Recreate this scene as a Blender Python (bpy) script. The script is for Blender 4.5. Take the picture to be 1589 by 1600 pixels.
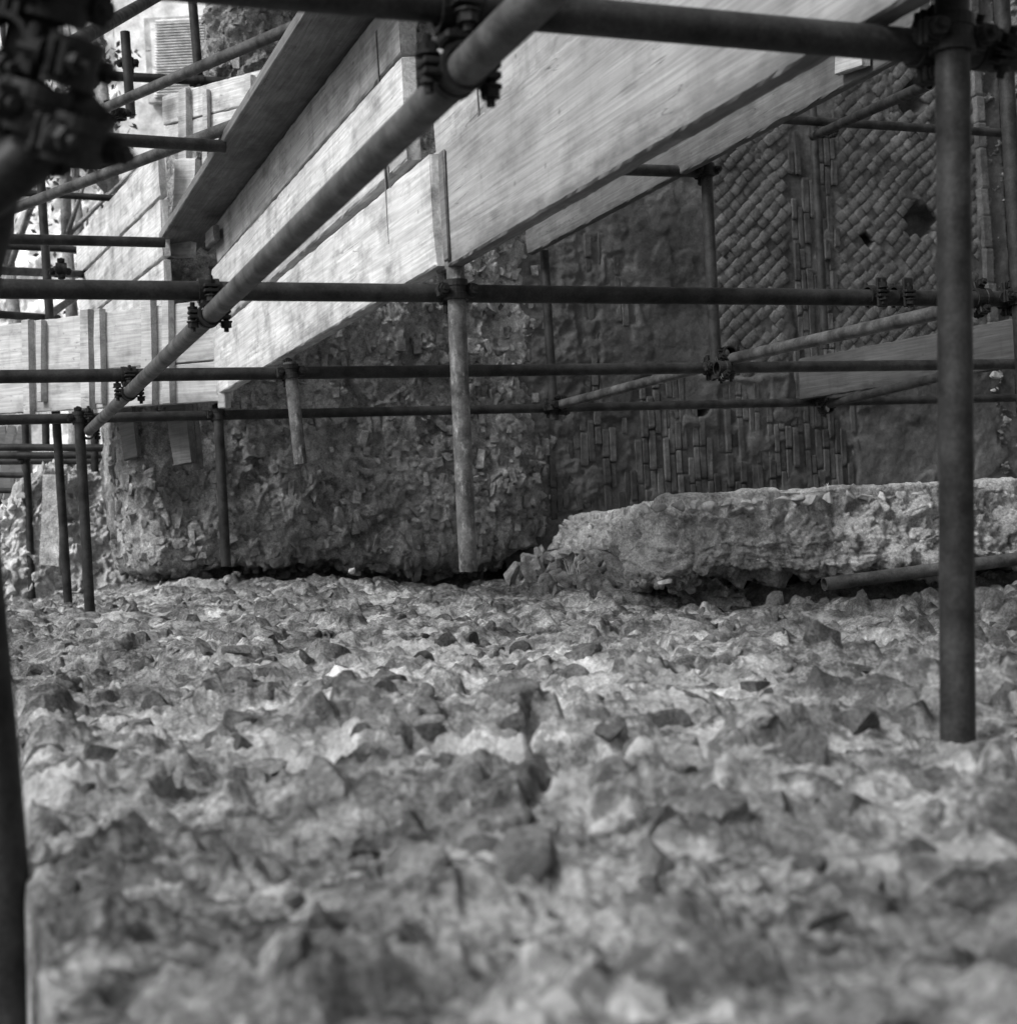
import bpy, bmesh, math, random
import numpy as np
from mathutils import Vector, Matrix, noise as mnoise

for o in list(bpy.data.objects): bpy.data.objects.remove(o)
SC = bpy.context.scene
COL = SC.collection
rnd = random.Random(7)
rng = np.random.default_rng(11)

# ------------------------------------------------------------------ camera
F = 2300.0
TH, PH, RO, CH = math.radians(20.8), math.atan(32/2300), math.atan(.055), .30
fw = Vector((math.sin(TH)*math.cos(PH), math.cos(TH)*math.cos(PH), math.sin(PH)))
r0 = Vector((math.cos(TH), -math.sin(TH), 0)); u0 = r0.cross(fw)
RT = r0*math.cos(RO) - u0*math.sin(RO); UP = u0*math.cos(RO) + r0*math.sin(RO)
CAM = Vector((0, 0, CH))
cd = bpy.data.cameras.new('camera'); cam = bpy.data.objects.new('camera', cd); COL.objects.link(cam)
cam.matrix_world = Matrix(((RT.x, UP.x, -fw.x, 0), (RT.y, UP.y, -fw.y, 0), (RT.z, UP.z, -fw.z, CH), (0, 0, 0, 1)))
cd.sensor_width = 36; cd.lens = 36*F/1600; cd.clip_start = .05; cd.clip_end = 2000
cd.dof.use_dof = True; cd.dof.focus_distance = 5.0; cd.dof.aperture_fstop = cd.lens/1000/.0092
cd.dof.aperture_blades = 5
SC.camera = cam
# ------------------------------------------------------------------ world, sun, exposure
W = bpy.data.worlds.new('World'); SC.world = W; W.use_nodes = True
SUN_EL, SUN_AZ = math.radians(44), math.radians(-107)      # azimuth measured from +Y towards +X
nt = W.node_tree; nt.nodes.clear()
sky = nt.nodes.new('ShaderNodeTexSky'); sky.sky_type = 'NISHITA'; sky.sun_disc = False
sky.sun_elevation = SUN_EL; sky.sun_rotation = SUN_AZ; sky.dust_density = 4; sky.ozone_density = 1
bw = nt.nodes.new('ShaderNodeRGBToBW'); bg = nt.nodes.new('ShaderNodeBackground'); wo = nt.nodes.new('ShaderNodeOutputWorld')
bg.inputs['Strength'].default_value = .125
nt.links.new(sky.outputs[0], bw.inputs[0]); nt.links.new(bw.outputs[0], bg.inputs[0]); nt.links.new(bg.outputs[0], wo.inputs[0])
sd = bpy.data.lights.new('sun', 'SUN'); sd.energy = 2.3; sd.angle = math.radians(15); sd.color = (1, 1, 1)
sun = bpy.data.objects.new('sun', sd); COL.objects.link(sun)
tosun = Vector((math.sin(SUN_AZ)*math.cos(SUN_EL), math.cos(SUN_AZ)*math.cos(SUN_EL), math.sin(SUN_EL)))
sun.rotation_euler = tosun.to_track_quat('Z', 'Y').to_euler(); sun.location = tosun*30
vs = SC.view_settings; vs.view_transform = 'Standard'; vs.look = 'None'; vs.exposure = .42; vs.gamma = 1; vs.use_curve_mapping = False
SC.cycles.use_denoising = True
SC.cycles.max_bounces = 6; SC.cycles.use_adaptive_sampling = False

# ------------------------------------------------------------------ helpers: sight lines to places
def ray(px, py): return fw + RT*((px-794.5)/F) - UP*((py-800)/F)
def onY(px, py, Y): d = ray(px, py); return CAM + d*(Y/d.y)
def onX(px, py, X): d = ray(px, py); return CAM + d*(X/d.x)
def onZ(px, py, Z): d = ray(px, py); return CAM + d*((Z-CH)/d.z)
def atD(px, py, D): return CAM + ray(px, py)*D
def toPx(p):
    q = Vector(p)-CAM; z = q.dot(fw); return 794.5+F*q.dot(RT)/z, 800-F*q.dot(UP)/z, z

# ------------------------------------------------------------------ helpers: noise
_perm = np.random.default_rng(3).permutation(4096).astype(np.int64)
_grad = np.random.default_rng(4).normal(size=(4096, 3)); _grad /= np.linalg.norm(_grad, axis=1)[:, None]
def pn(p):
    p = np.asarray(p, float); i = np.floor(p).astype(np.int64); f = p-i
    u = f*f*f*(f*(f*6-15)+10); out = np.zeros(len(p))
    for dx in (0, 1):
        for dy in (0, 1):
            for dz in (0, 1):
                h = _perm[(_perm[(_perm[(i[:, 0]+dx) & 4095]+i[:, 1]+dy) & 4095]+i[:, 2]+dz) & 4095]
                g = _grad[h]
                d = g[:, 0]*(f[:, 0]-dx)+g[:, 1]*(f[:, 1]-dy)+g[:, 2]*(f[:, 2]-dz)
                w = (u[:, 0] if dx else 1-u[:, 0])*(u[:, 1] if dy else 1-u[:, 1])*(u[:, 2] if dz else 1-u[:, 2])
                out += d*w
    return out*1.5
def fbm(p, s, o=4, k=.5, ridge=False):
    p = np.asarray(p, float)*s; a = 1; t = np.zeros(len(p))
    for j in range(o):
        n = pn(p*(2**j)+j*17.3)
        t += a*((1-2*np.abs(n)) if ridge else n); a *= k
    return t
def cells(p, s, seed=0, jit=.9, tilt=1.0):
    """broken-stone relief: every Voronoi cell has its own height and its own tilt; returns (height about -1..1, edge distance)"""
    p = np.asarray(p, float)*s; dim = p.shape[1]; i0 = np.floor(p).astype(np.int64)
    d1 = np.full(len(p), 9e9); d2 = d1.copy(); hid = np.zeros(len(p), np.int64); rel = np.zeros_like(p)
    offs = [(a, b) for a in (-1, 0, 1) for b in (-1, 0, 1)] if dim == 2 else [(a, b, c) for a in (-1, 0, 1) for b in (-1, 0, 1) for c in (-1, 0, 1)]
    for o in offs:
        c = i0+np.array(o); h = _perm[(_perm[(c[:, 0]+seed*7) & 4095]+c[:, 1]) & 4095]
        if dim == 3: h = _perm[(h+c[:, 2]) & 4095]
        r = p-(c+.5+jit*.5*_grad[h][:, :dim]); d = (r*r).sum(1)
        n = d < d1; d2 = np.where(n, d1, np.minimum(d2, d)); d1 = np.where(n, d, d1); hid = np.where(n, h, hid); rel[n] = r[n]
    g = _grad[(hid+1713) & 4095]; edge = np.sqrt(d2)-np.sqrt(d1)
    return (_grad[(hid+901) & 4095][:, 0]+tilt*(rel*g[:, :dim]).sum(1)), edge, hid
def sstep(a, b, x): t = np.clip((x-a)/(b-a), 0, 1); return t*t*(3-2*t)

# ------------------------------------------------------------------ helpers: objects
def link(name, me, mat=None, parent=None, **kw):
    o = bpy.data.objects.new(name, me); COL.objects.link(o)
    if mat and me is not None and not me.materials: me.materials.append(mat)
    if parent: o.parent = parent
    for k, v in kw.items(): o[k] = v
    return o
def tag(o, label, cat, group=None):
    o['label'] = label; o['category'] = cat
    if group: o['group'] = group
    return o
def empty(name, loc, label, cat, group=None):
    o = bpy.data.objects.new(name, None); COL.objects.link(o); o.location = loc; o.empty_display_size = .05
    return tag(o, label, cat, group)
def mesh_np(name, v, f, smooth=True):
    me = bpy.data.meshes.new(name); v = np.asarray(v, np.float32); f = np.asarray(f, np.int32)
    n = f.shape[1]
    me.vertices.add(len(v)); me.vertices.foreach_set('co', v.ravel())
    me.loops.add(f.size); me.loops.foreach_set('vertex_index', f.ravel())
    me.polygons.add(len(f)); me.polygons.foreach_set('loop_start', np.arange(0, f.size, n, dtype=np.int32))
    me.polygons.foreach_set('loop_total', np.full(len(f), n, np.int32))
    me.polygons.foreach_set('use_smooth', np.full(len(f), smooth))
    me.update(calc_edges=True); me.validate(); return me
def grid_faces(nr, nc):
    i = np.arange(nr*nc).reshape(nr, nc)
    return np.stack([i[:-1, :-1], i[:-1, 1:], i[1:, 1:], i[1:, :-1]], -1).reshape(-1, 4)
def bm_mesh(name, bm, smooth=False):
    me = bpy.data.meshes.new(name); bm.normal_update(); bm.to_mesh(me); bm.free()
    if smooth: me.polygons.foreach_set('use_smooth', np.ones(len(me.polygons), bool))
    return me
def bm_box(bm, c, s, rot=None):
    M = Matrix.Translation(c) @ (rot.to_4x4() if rot else Matrix()) @ Matrix.Diagonal((s[0], s[1], s[2], 1))
    return bmesh.ops.create_cube(bm, size=1, matrix=M)['verts']

# ------------------------------------------------------------------ materials (all grey: the photograph is black and white)
def material(name, rough=.85, spec=.25):
    m = bpy.data.materials.new(name); m.use_nodes = True; t = m.node_tree
    b = t.nodes['Principled BSDF']; b.inputs['Roughness'].default_value = rough
    b.inputs['Specular IOR Level'].default_value = spec
    return m, t, b
def nz(t, vec, scale, detail=5, rough=.55, dist=0):
    n = t.nodes.new('ShaderNodeTexNoise'); n.inputs['Scale'].default_value = scale; n.inputs['Detail'].default_value = detail
    n.inputs['Roughness'].default_value = rough; n.inputs['Distortion'].default_value = dist
    t.links.new(vec, n.inputs['Vector']); return n.outputs['Fac']
def mr(t, v, a, b, c, d):
    n = t.nodes.new('ShaderNodeMapRange'); t.links.new(v, n.inputs['Value'])
    for k, x in zip(('From Min', 'From Max', 'To Min', 'To Max'), (a, b, c, d)): n.inputs[k].default_value = x
    return n.outputs[0]
def mth(t, op, a, b=None):
    n = t.nodes.new('ShaderNodeMath'); n.operation = op
    for i, x in enumerate((a, b)):
        if x is None: continue
        if isinstance(x, (int, float)): n.inputs[i].default_value = x
        else: t.links.new(x, n.inputs[i])
    return n.outputs[0]
def mixf(t, f, a, b):
    n = t.nodes.new('ShaderNodeMix'); n.data_type = 'FLOAT'
    for i, x in ((0, f), (2, a), (3, b)):
        if isinstance(x, (int, float)): n.inputs[i].default_value = x
        else: t.links.new(x, n.inputs[i])
    return n.outputs[0]
def grey(t, v, b):
    n = t.nodes.new('ShaderNodeCombineColor')
    for i in range(3): t.links.new(v, n.inputs[i])
    t.links.new(n.outputs[0], b.inputs['Base Color'])
def bump(t, h, b, strength=.6, dist=.01, prev=None):
    n = t.nodes.new('ShaderNodeBump'); n.inputs['Strength'].default_value = strength; n.inputs['Distance'].default_value = dist
    t.links.new(h, n.inputs['Height'])
    if prev: t.links.new(prev, n.inputs['Normal'])
    t.links.new(n.outputs[0], b.inputs['Normal']); return n.outputs[0]
def pos(t): return t.nodes.new('ShaderNodeNewGeometry').outputs['Position']
def scaled(t, vec, s):
    n = t.nodes.new('ShaderNodeVectorMath'); n.operation = 'MULTIPLY'; n.inputs[1].default_value = s; t.links.new(vec, n.inputs[0]); return n.outputs[0]

def masonry(name, lo, hi, patch=3.0, mid=22, fine=130, speck=.25, bs=.8, bd=.012, perobj=0, pits=.0, stone=None, lime=0, mc=(.68, 1.3)):
    m, t, b = material(name, .92, .15); p = pos(t)
    v = mr(t, nz(t, p, patch, 4), .36, .64, lo, hi)
    v = mth(t, 'MULTIPLY', v, mr(t, nz(t, p, mid, 5, .6, .4), .33, .67, *mc))
    v = mth(t, 'MULTIPLY', v, mr(t, nz(t, p, fine, 3, .7), .3, .7, 1-speck, 1+speck))
    if perobj:
        r = t.nodes.new('ShaderNodeObjectInfo').outputs['Random']; i = t.nodes.new('ShaderNodeNewGeometry').outputs['Random Per Island']
        q = mth(t, 'FRACT', mth(t, 'ADD', r, i))
        v = mth(t, 'MULTIPLY', v, mr(t, q, 0, 1, 1-perobj, 1+perobj))
    if pits:
        vo = t.nodes.new('ShaderNodeTexVoronoi'); vo.inputs['Scale'].default_value = 45; t.links.new(p, vo.inputs['Vector'])
        v = mth(t, 'MULTIPLY', v, mr(t, vo.outputs['Distance'], .12, .3, 1-pits, 1))
    if lime:      # spilled lime, a pale irregular patch on the rubble
        sx = t.nodes.new('ShaderNodeSeparateXYZ'); t.links.new(p, sx.inputs[0])
        dx = mth(t, 'DIVIDE', mth(t, 'SUBTRACT', sx.outputs[0], .9), .6); dy = mth(t, 'DIVIDE', mth(t, 'SUBTRACT', sx.outputs[1], 2.45), 1.0)
        d = mth(t, 'ADD', mth(t, 'SQRT', mth(t, 'ADD', mth(t, 'MULTIPLY', dx, dx), mth(t, 'MULTIPLY', dy, dy))), mr(t, nz(t, p, 7, 6, .65), .3, .7, -.8, .8))
        f = mr(t, d, .45, 1.35, 1, 0); v = mixf(t, f, v, mth(t, 'ADD', mth(t, 'MULTIPLY', v, 1.1), .24))
        f2 = mr(t, nz(t, p, 4.3, 7, .68, .5), .52, .59, 0, .3); v = mth(t, 'ADD', v, f2)
    if stone:
        a = t.nodes.new('ShaderNodeAttribute'); a.attribute_name = 'stone'
        f = mth(t, 'MULTIPLY', a.outputs['Fac'], mr(t, nz(t, p, 30, 5, .65), .4, .52, .0, 1.))
        v = mixf(t, f, v, mth(t, 'MULTIPLY', v, stone))
    grey(t, v, b)
    n1 = bump(t, nz(t, p, fine*.35, 8, .7, .3), b, bs, bd*1.4)
    bump(t, nz(t, p, fine*1.6, 3, .7), b, bs*.6, bd*.3, n1)
    return m
M_mortar = masonry('pale lime mortar', .22, .52, 2.6, 17, 110, .3, .9, .014)
M_ground = masonry('rubble concrete', .18, .48, 3.4, 17, 140, .5, 1, .026, stone=.4, lime=1, mc=(.5, 1.42))
M_stone = masonry('tuff stone', .12, .36, 8, 22, 150, .45, 1, .02, .35, mc=(.6, 1.35))
M_pier = masonry('weathered concrete', .23, .5, 1.7, 14, 110, .5, 1, .03, mc=(.55, 1.4))
M_frag = masonry('broken brick and tuff', .16, .36, 5, 20, 140, .4, 1, .012, .2, mc=(.6, 1.35))
M_ledge = masonry('ledge concrete', .29, .54, 3.5, 15, 110, .45, 1, .02, mc=(.55, 1.4))
M_ledgestone = masonry('flat ledge stone', .3, .48, 7, 30, 170, .2, .5, .005, .3)
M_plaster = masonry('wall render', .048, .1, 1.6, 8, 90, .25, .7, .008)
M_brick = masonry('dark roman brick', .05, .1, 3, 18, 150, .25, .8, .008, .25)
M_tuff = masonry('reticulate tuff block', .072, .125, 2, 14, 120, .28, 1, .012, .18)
M_quoin = masonry('pale quoin brick', .14, .24, 3, 18, 150, .25, .6, .005, .2)
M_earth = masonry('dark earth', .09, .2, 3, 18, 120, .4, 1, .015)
M_lump = masonry('pale heap concrete', .34, .6, 3.5, 15, 90, .3, 1, .014)
M_far = masonry('sunlit plaster', .6, .8, .6, 5, 40, .1, .3, .01)
M_ruin = masonry('sunlit ruin', .55, .95, .55, 2.2, 12, .2, .5, .05)
M_bark = masonry('tree bark', .2, .35, 3, 14, 60, .3, .8, .02)
M_louvre = masonry('painted louvre', .66, .76, 2, 9, 60, .08, .2, .003)
M_frame = masonry('dull window frame', .4, .5, 2, 9, 60, .08, .2, .003)

def wood(name, lo, hi, stain=.35, flecks=.6, edge=.3):
    m, t, b = material(name, .8, .2)
    oi = t.nodes.new('ShaderNodeObjectInfo').outputs['Random']
    tc = t.nodes.new('ShaderNodeTexCoord').outputs['Object']
    off = t.nodes.new('ShaderNodeVectorMath'); off.operation = 'ADD'; t.links.new(tc, off.inputs[0])
    cb = t.nodes.new('ShaderNodeCombineXYZ'); s = mth(t, 'MULTIPLY', oi, 37.)
    for i in range(3): t.links.new(s, cb.inputs[i])
    t.links.new(cb.outputs[0], off.inputs[1]); q = off.outputs[0]
    big = nz(t, scaled(t, q, (1.4, 3, 3)), 1.6, 4)
    v = mr(t, big, .3, .7, lo, hi)
    warp = nz(t, scaled(t, q, (.45, 7, 7)), 1.2, 3, .5, .5)
    rings = mth(t, 'SINE', mth(t, 'MULTIPLY', warp, 75.))
    v = mth(t, 'MULTIPLY', v, mr(t, rings, -1, 1, .88, 1.06))
    fib = nz(t, scaled(t, q, (1.3, 90, 90)), 1.5, 4, .7)
    v = mth(t, 'MULTIPLY', v, mr(t, fib, .3, .7, .76, 1.14))
    v = mth(t, 'MULTIPLY', v, mr(t, nz(t, scaled(t, q, (3, 240, 240)), 1.5, 3, .7), .3, .7, .82, 1.12))
    dirt = nz(t, scaled(t, q, (3, 5, 5)), 2.2, 6, .65)
    v = mth(t, 'MULTIPLY', v, mr(t, dirt, .48, .7, 1, 1-stain))
    vo = t.nodes.new('ShaderNodeTexVoronoi'); vo.inputs['Scale'].default_value = 1; vo.inputs['Randomness'].default_value = 1
    t.links.new(scaled(t, q, (9, 11, 11)), vo.inputs['Vector'])
    fl = mr(t, vo.outputs['Distance'], .03, .09, 1-flecks*.7, 1)
    v = mth(t, 'MULTIPLY', v, fl)
    ck = nz(t, scaled(t, q, (.7, 16, 16)), 1.2, 3, .5, .5)
    crack = mth(t, 'ABSOLUTE', mth(t, 'SUBTRACT', ck, .5))
    cr = mr(t, mth(t, 'ADD', crack, mr(t, big, .4, .6, .006, 0)), .0, .005, .45, 1)
    v = mth(t, 'MULTIPLY', v, cr)
    ge = t.nodes.new('ShaderNodeTexCoord').outputs['Generated']; sg = t.nodes.new('ShaderNodeSeparateXYZ'); t.links.new(ge, sg.inputs[0])
    ed = mth(t, 'ADD', sg.outputs[2], mr(t, nz(t, scaled(t, q, (3, 9, 9)), 1.5, 5, .65), .3, .7, -.16, .16))
    v = mth(t, 'MULTIPLY', v, mr(t, ed, .0, .2, 1-edge, 1))
    kv = t.nodes.new('ShaderNodeTexVoronoi'); kv.inputs['Scale'].default_value = 1; t.links.new(scaled(t, q, (2.1, 6, 6)), kv.inputs['Vector'])
    v = mth(t, 'MULTIPLY', v, mr(t, mth(t, 'ADD', kv.outputs['Distance'], mr(t, fib, .3, .7, -.05, .05)), .04, .1, .72, 1))
    drip = nz(t, scaled(t, q, (22, 5, 2.2)), 1, 4, .6)
    v = mth(t, 'MULTIPLY', v, mr(t, drip, .55, .75, 1, 1-stain*.45))
    grey(t, v, b)
    h = mth(t, 'ADD', mth(t, 'MULTIPLY', fib, .5), mth(t, 'ADD', cr, mth(t, 'MULTIPLY', fl, .6)))
    bump(t, h, b, .5, .003); return m
M_wood = wood('pale weathered board', .47, .72, .5)
M_woodB = wood('greyer board', .3, .5, .5)
M_woodA = wood('broad grained board', .25, .38, .3, .5, .45)  # darker wood tone stands in for overhead shade on the near board
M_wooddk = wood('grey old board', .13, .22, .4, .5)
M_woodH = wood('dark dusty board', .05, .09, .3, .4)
M_woodG = wood('dull board', .09, .16, .35, .6)
M_woodF = wood('panel board', .38, .56, .35, .55)
M_woodmid = wood('dusty board', .36, .52, .35, .6)

def steel(name, base, splash=0.):
    m, t, b = material(name, .6, .18); p = pos(t)
    v = mr(t, nz(t, p, 11, 6, .7), .36, .64, base*.5, base*1.9)
    v = mth(t, 'MULTIPLY', v, mr(t, nz(t, p, 160, 3), .3, .7, .75, 1.3))
    f = mr(t, nz(t, scaled(t, p, (1, 1, .45)), 45, 6, .75), .66-splash*.12, .78-splash*.06, 0, 1)
    v = mixf(t, f, v, base*2.2+.17*splash)
    grey(t, v, b); bump(t, nz(t, p, 140, 4), b, .25, .002)
    mr_ = mr(t, nz(t, p, 20, 3), .3, .7, .42, .7); t.links.new(mr_, b.inputs['Roughness']); return m
M_steel = steel('dark scaffold steel', .02)
M_steelgrey = steel('light grey scaffold steel', .055, .15)  # lighter grey paint; on some sloping tubes it stands for lit upper sides
M_steelsp = steel('mortar splashed scaffold steel', .075, 1.)
M_iron = steel('rusty coupler iron', .013)

def leafmat(name, lo, hi):
    m, t, b = material(name, .6, .3)
    i = t.nodes.new('ShaderNodeNewGeometry').outputs['Random Per Island']
    grey(t, mr(t, i, 0, 1, lo, hi), b); return m
M_leaf = leafmat('tree leaves', .08, .16)
M_straw = leafmat('dry straw', .3, .5)
mg, tg, bgk = material('dark glass', .15, .5); bgk.inputs['Base Color'].default_value = (.03, .03, .03, 1)
M_glass = mg

# ------------------------------------------------------------------ rock prototypes
def ico(sub):
    bm = bmesh.new(); bmesh.ops.create_icosphere(bm, subdivisions=sub, radius=1)
    v = np.array([x.co[:] for x in bm.verts]); f = np.array([[q.index for q in p.verts] for p in bm.faces]); bm.free(); return v, f
ICO = {s: ico(s) for s in (2, 3, 4)}
def rock(seed, sub, cuts=11, lo=.3, hi=.68, rough=.055):
    g = np.random.default_rng(seed); v, f = ICO[sub]; v = v.copy()
    for _ in range(cuts):
        n = g.normal(size=3); n /= np.linalg.norm(n); d = g.uniform(lo, hi)
        e = v@n-d; v -= np.outer(np.maximum(e, 0)*.97, n)
    off = g.uniform(0, 90, 3)
    nrm = v/np.linalg.norm(v, axis=1)[:, None]
    v += nrm*(rough*fbm(v+off, 1.8, 3)+rough*.6*fbm(v+off, 6, 3))[:, None]
    return v, f
def rotm(g, tilt=None):
    q = g.normal(size=4); q /= np.linalg.norm(q); w, x, y, z = q
    return np.array([[1-2*(y*y+z*z), 2*(x*y-z*w), 2*(x*z+y*w)], [2*(x*y+z*w), 1-2*(x*x+z*z), 2*(y*z-x*w)], [2*(x*z-y*w), 2*(y*z+x*w), 1-2*(x*x+y*y)]])
ROCK4 = [rock(100+i, 4) for i in range(14)]
ROCK3 = [rock(100+i, 3) for i in range(14)]
ROCK2 = [rock(100+i, 2) for i in range(14)]
ROCKF = [mesh_np('stone', *rock(140+i, 3, 9, .3, .6, .03), smooth=False) for i in range(14)]
ROCKG = [mesh_np('stone', *rock(170+i, 4, 10, .3, .62, .035), smooth=False) for i in range(14)]
ROCKME = [mesh_np('stone', v, f) for v, f in ROCK4]
ROCKME3 = [mesh_np('stone', v, f) for v, f in ROCK3]
def place(name, me, mat, parent, p, R3, s):
    o = bpy.data.objects.new(name, me); COL.objects.link(o); o.parent = parent
    if not me.materials: me.materials.append(mat)
    A = R3 @ np.diag(s)
    o.matrix_local = Matrix(((A[0, 0], A[0, 1], A[0, 2], p[0]), (A[1, 0], A[1, 1], A[1, 2], p[1]), (A[2, 0], A[2, 1], A[2, 2], p[2]), (0, 0, 0, 1)))
    return o
def use_mat(me, mat):
    m2 = me.copy(); m2.materials.clear(); m2.materials.append(mat); return m2

# ------------------------------------------------------------------ THE GROUND: rough rubble concrete
def bank(x, y):      # rubble slope in the angle between ledge and pier
    ax, ay, bx, by = 2.5, 5.0, 3.32, 8.2; t = np.clip(((x-ax)*(bx-ax)+(y-ay)*(by-ay))/((bx-ax)**2+(by-ay)**2), 0, 1)
    d = np.hypot(x-ax-t*(bx-ax), y-ay-t*(by-ay)); return np.exp(-(d/.24)**2)*(.75+.25*t)*sstep(4.6, 5.0, y)
def brink(x, y): return .0305*y+.016-x      # the rubble breaks off along this line at the left, near the camera
def h0(x, y):
    p = np.stack([x, y, np.zeros_like(x)], 1)
    h = .012*fbm(p, 1.1, 3)+.012*fbm(p+5, 3.4, 3)
    h += .075*sstep(5, 8.2, y)*sstep(3.4, 1.6, x)*(.3+.7*sstep(.6, 1.15, x))+.08*np.exp(-((x-1.2)**2/.1+(y-8.5)**2/.3))
    h += -.05*sstep(3.2, 4.6, y)*sstep(2.1, 2.9, x)
    h += -.035*np.exp(-((x-1.27)**2+(y-1.66)**2)/.09)
    h += bank(x, y)*.13
    return h-.02
AP = np.array([.0, -.35])
A0, A1, NC = TH-math.radians(33), TH+math.radians(33), 820
R0_, R1_, NR = .45, 13.5, 820
ang = np.linspace(A0, A1, NC); rad = R0_*np.exp(np.linspace(0, math.log(R1_/R0_), NR))
RR, AA = np.meshgrid(rad, ang, indexing='ij')
GX = AP[0]+RR*np.sin(AA); GY = AP[1]+RR*np.cos(AA)
gp = np.stack([GX.ravel(), GY.ravel(), np.zeros(GX.size)], 1)
H = h0(gp[:, 0], gp[:, 1])
warp = np.stack([fbm(gp+31, 6, 2), fbm(gp+57, 6, 2), 0*H], 1)*.05
g2 = (gp+warp*.8)[:, :2]; wf_ = (gp+np.stack([fbm(gp+11, 30, 2), fbm(gp+77, 30, 2), 0*H], 1)*.012)[:, :2]
c1, e1_, id1 = cells(g2, 8.0, 1, .95, 1.3); c2, e2_, id2 = cells(wf_, 19, 2, .9, 1.6); c3, e3_, id3 = cells(wf_, 46, 3, .9, 1.5)
k1 = sstep(-.25, .25, fbm(gp+40, 2.2, 2)); k2 = sstep(-.2, .3, fbm(gp+60, 3.5, 2))
sel = (id1 % 7) < 4; nearf = .5+.5*sstep(.9, 2.0, np.hypot(gp[:, 0], gp[:, 1]))
H += .040*np.where(sel, np.clip(c1+.4, 0, 1.0), .2*np.clip(c1, -.6, .3))*sstep(0, .27, e1_)*(.45+.55*k1)*nearf
H += .0075*np.where((id2 % 5) < 3, np.clip(c2+.2, 0, 1.3), .2*c2)*sstep(0, .3, e2_)*(.35+.65*k2)+.003*c3*sstep(0, .3, e3_)
H += .012*fbm(gp+warp, 8, 4, .55, True)+.006*fbm(gp+9, 34, 3, .6)+.0025*fbm(gp+3, 110, 2)
bk_ = bank(gp[:, 0], gp[:, 1]); H += bk_*(.02*c1*sstep(0, .3, e1_)+.012*c2)
STN = np.maximum(((id1 % 7) < 3)*sstep(.03, .12, e1_)*sstep(-.3, .1, c1)*.9, ((id2 % 5) < 2)*sstep(.03, .14, e2_)*sstep(-.2, .2, c2))
H -= .9*sstep(.0, .022, brink(gp[:, 0], gp[:, 1])+.012*fbm(gp+91, 16, 3))*sstep(3.6, 2.6, gp[:, 1])

HG = H.reshape(NR, NC)
stones = []
n_try = 0
cell = {}
while len(stones) < 1700 and n_try < 30000:
    n_try += 1
    a = rnd.uniform(A0+.03, A1-.03); r = math.sqrt(rnd.uniform(.6**2, 9.3**2)) if rnd.random() > .28 else rnd.uniform(.6, 4.5)
    s = min(.08, .022+rnd.expovariate(1/.020))
    if r < 1.6: s = min(s, .05)
    x, y = AP[0]+r*math.sin(a), AP[1]+r*math.cos(a)
    if brink(x, y) > -.02 and y < 3: continue
    if y > 8.2 or (x > 1.95 and y > 4.55): continue
    if (x-1.31)**2+(y-1.72)**2 < (.05+s)**2: continue
    k = (int(x/.12), int(y/.12)); ok = True
    for i in (-1, 0, 1):
        for j in (-1, 0, 1):
            for (xx, yy, ss) in cell.get((k[0]+i, k[1]+j), ()):
                if (x-xx)**2+(y-yy)**2 < (.78*(s+ss))**2: ok = False
    if not ok: continue
    cell.setdefault(k, []).append((x, y, s)); stones.append((x, y, s, r, a))
dl = math.log(R1_/R0_)/(NR-1); da = (A1-A0)/(NC-1)
recs = []
for (x, y, s, r, a) in stones:
    ci = math.log(r/R0_)/dl; cj = (a-A0)/da
    ri = max(2, int(2.4*s/(r*dl))+1); rj = max(2, int(2.4*s/(r*da))+1)
    i0, i1, j0, j1 = max(0, int(ci)-ri), min(NR, int(ci)+ri+1), max(0, int(cj)-rj), min(NC, int(cj)+rj+1)
    zc = HG[min(NR-1, int(ci)), min(NC-1, int(cj))]
    d2 = ((GX[i0:i1, j0:j1]-x)**2+(GY[i0:i1, j0:j1]-y)**2)/(s*s)
    HG[i0:i1, j0:j1] += .5*s*np.exp(-d2*.7)
    recs.append((x, y, s, zc, r))
ground = mesh_np('rubble_ground', np.stack([gp[:, 0], gp[:, 1], HG.ravel()], 1), grid_faces(NR, NC)[:, ::-1])
at_ = ground.attributes.new('stone', 'FLOAT', 'POINT'); at_.data.foreach_set('value', STN.astype(np.float32))
G = link('ground', ground, M_ground, kind='structure')
G['label'] = 'rough rubble concrete surface strewn with embedded stones'
recs.sort(key=lambda q: -q[2]/q[4])
gv, gf, no = [], [], 0
for k, (x, y, s, zc, r) in enumerate(recs):
    g = np.random.default_rng(500+k); Rm = rotm(g)
    sc = s*g.uniform(.75, 1.3, 3)
    px, py, zz = toPx((x, y, zc))
    sc[2] *= .8; p = (x, y, zc+s*g.uniform(-.05, .3)); sc *= 1.05 if s < .045 else .85
    if k < 300:
        place('stone', (ROCKME if k % 3 == 0 else ROCKG)[k % 14], M_stone, G, p, Rm, sc)
    else:
        v, f = (ROCK3 if s/r > .012 else ROCK2)[k % 14]
        gv.append((v*sc)@Rm.T+np.array(p)); gf.append(f+no); no += len(v)
link('stone', mesh_np('small_stones', np.concatenate(gv), np.concatenate(gf), smooth=False), M_stone, G, kind='stuff')
# far ground sheet to the horizon
def sheet(name, pts, mat, **kw):
    me = bpy.data.meshes.new(name); me.from_pydata(pts, [], [tuple(range(len(pts)))]); return link(name, me, mat, **kw)
sheet('far_ground', [(-600, -600, -.25), (600, -600, -.25), (600, 900, -.25), (-600, 900, -.25)], M_earth, kind='structure')

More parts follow.
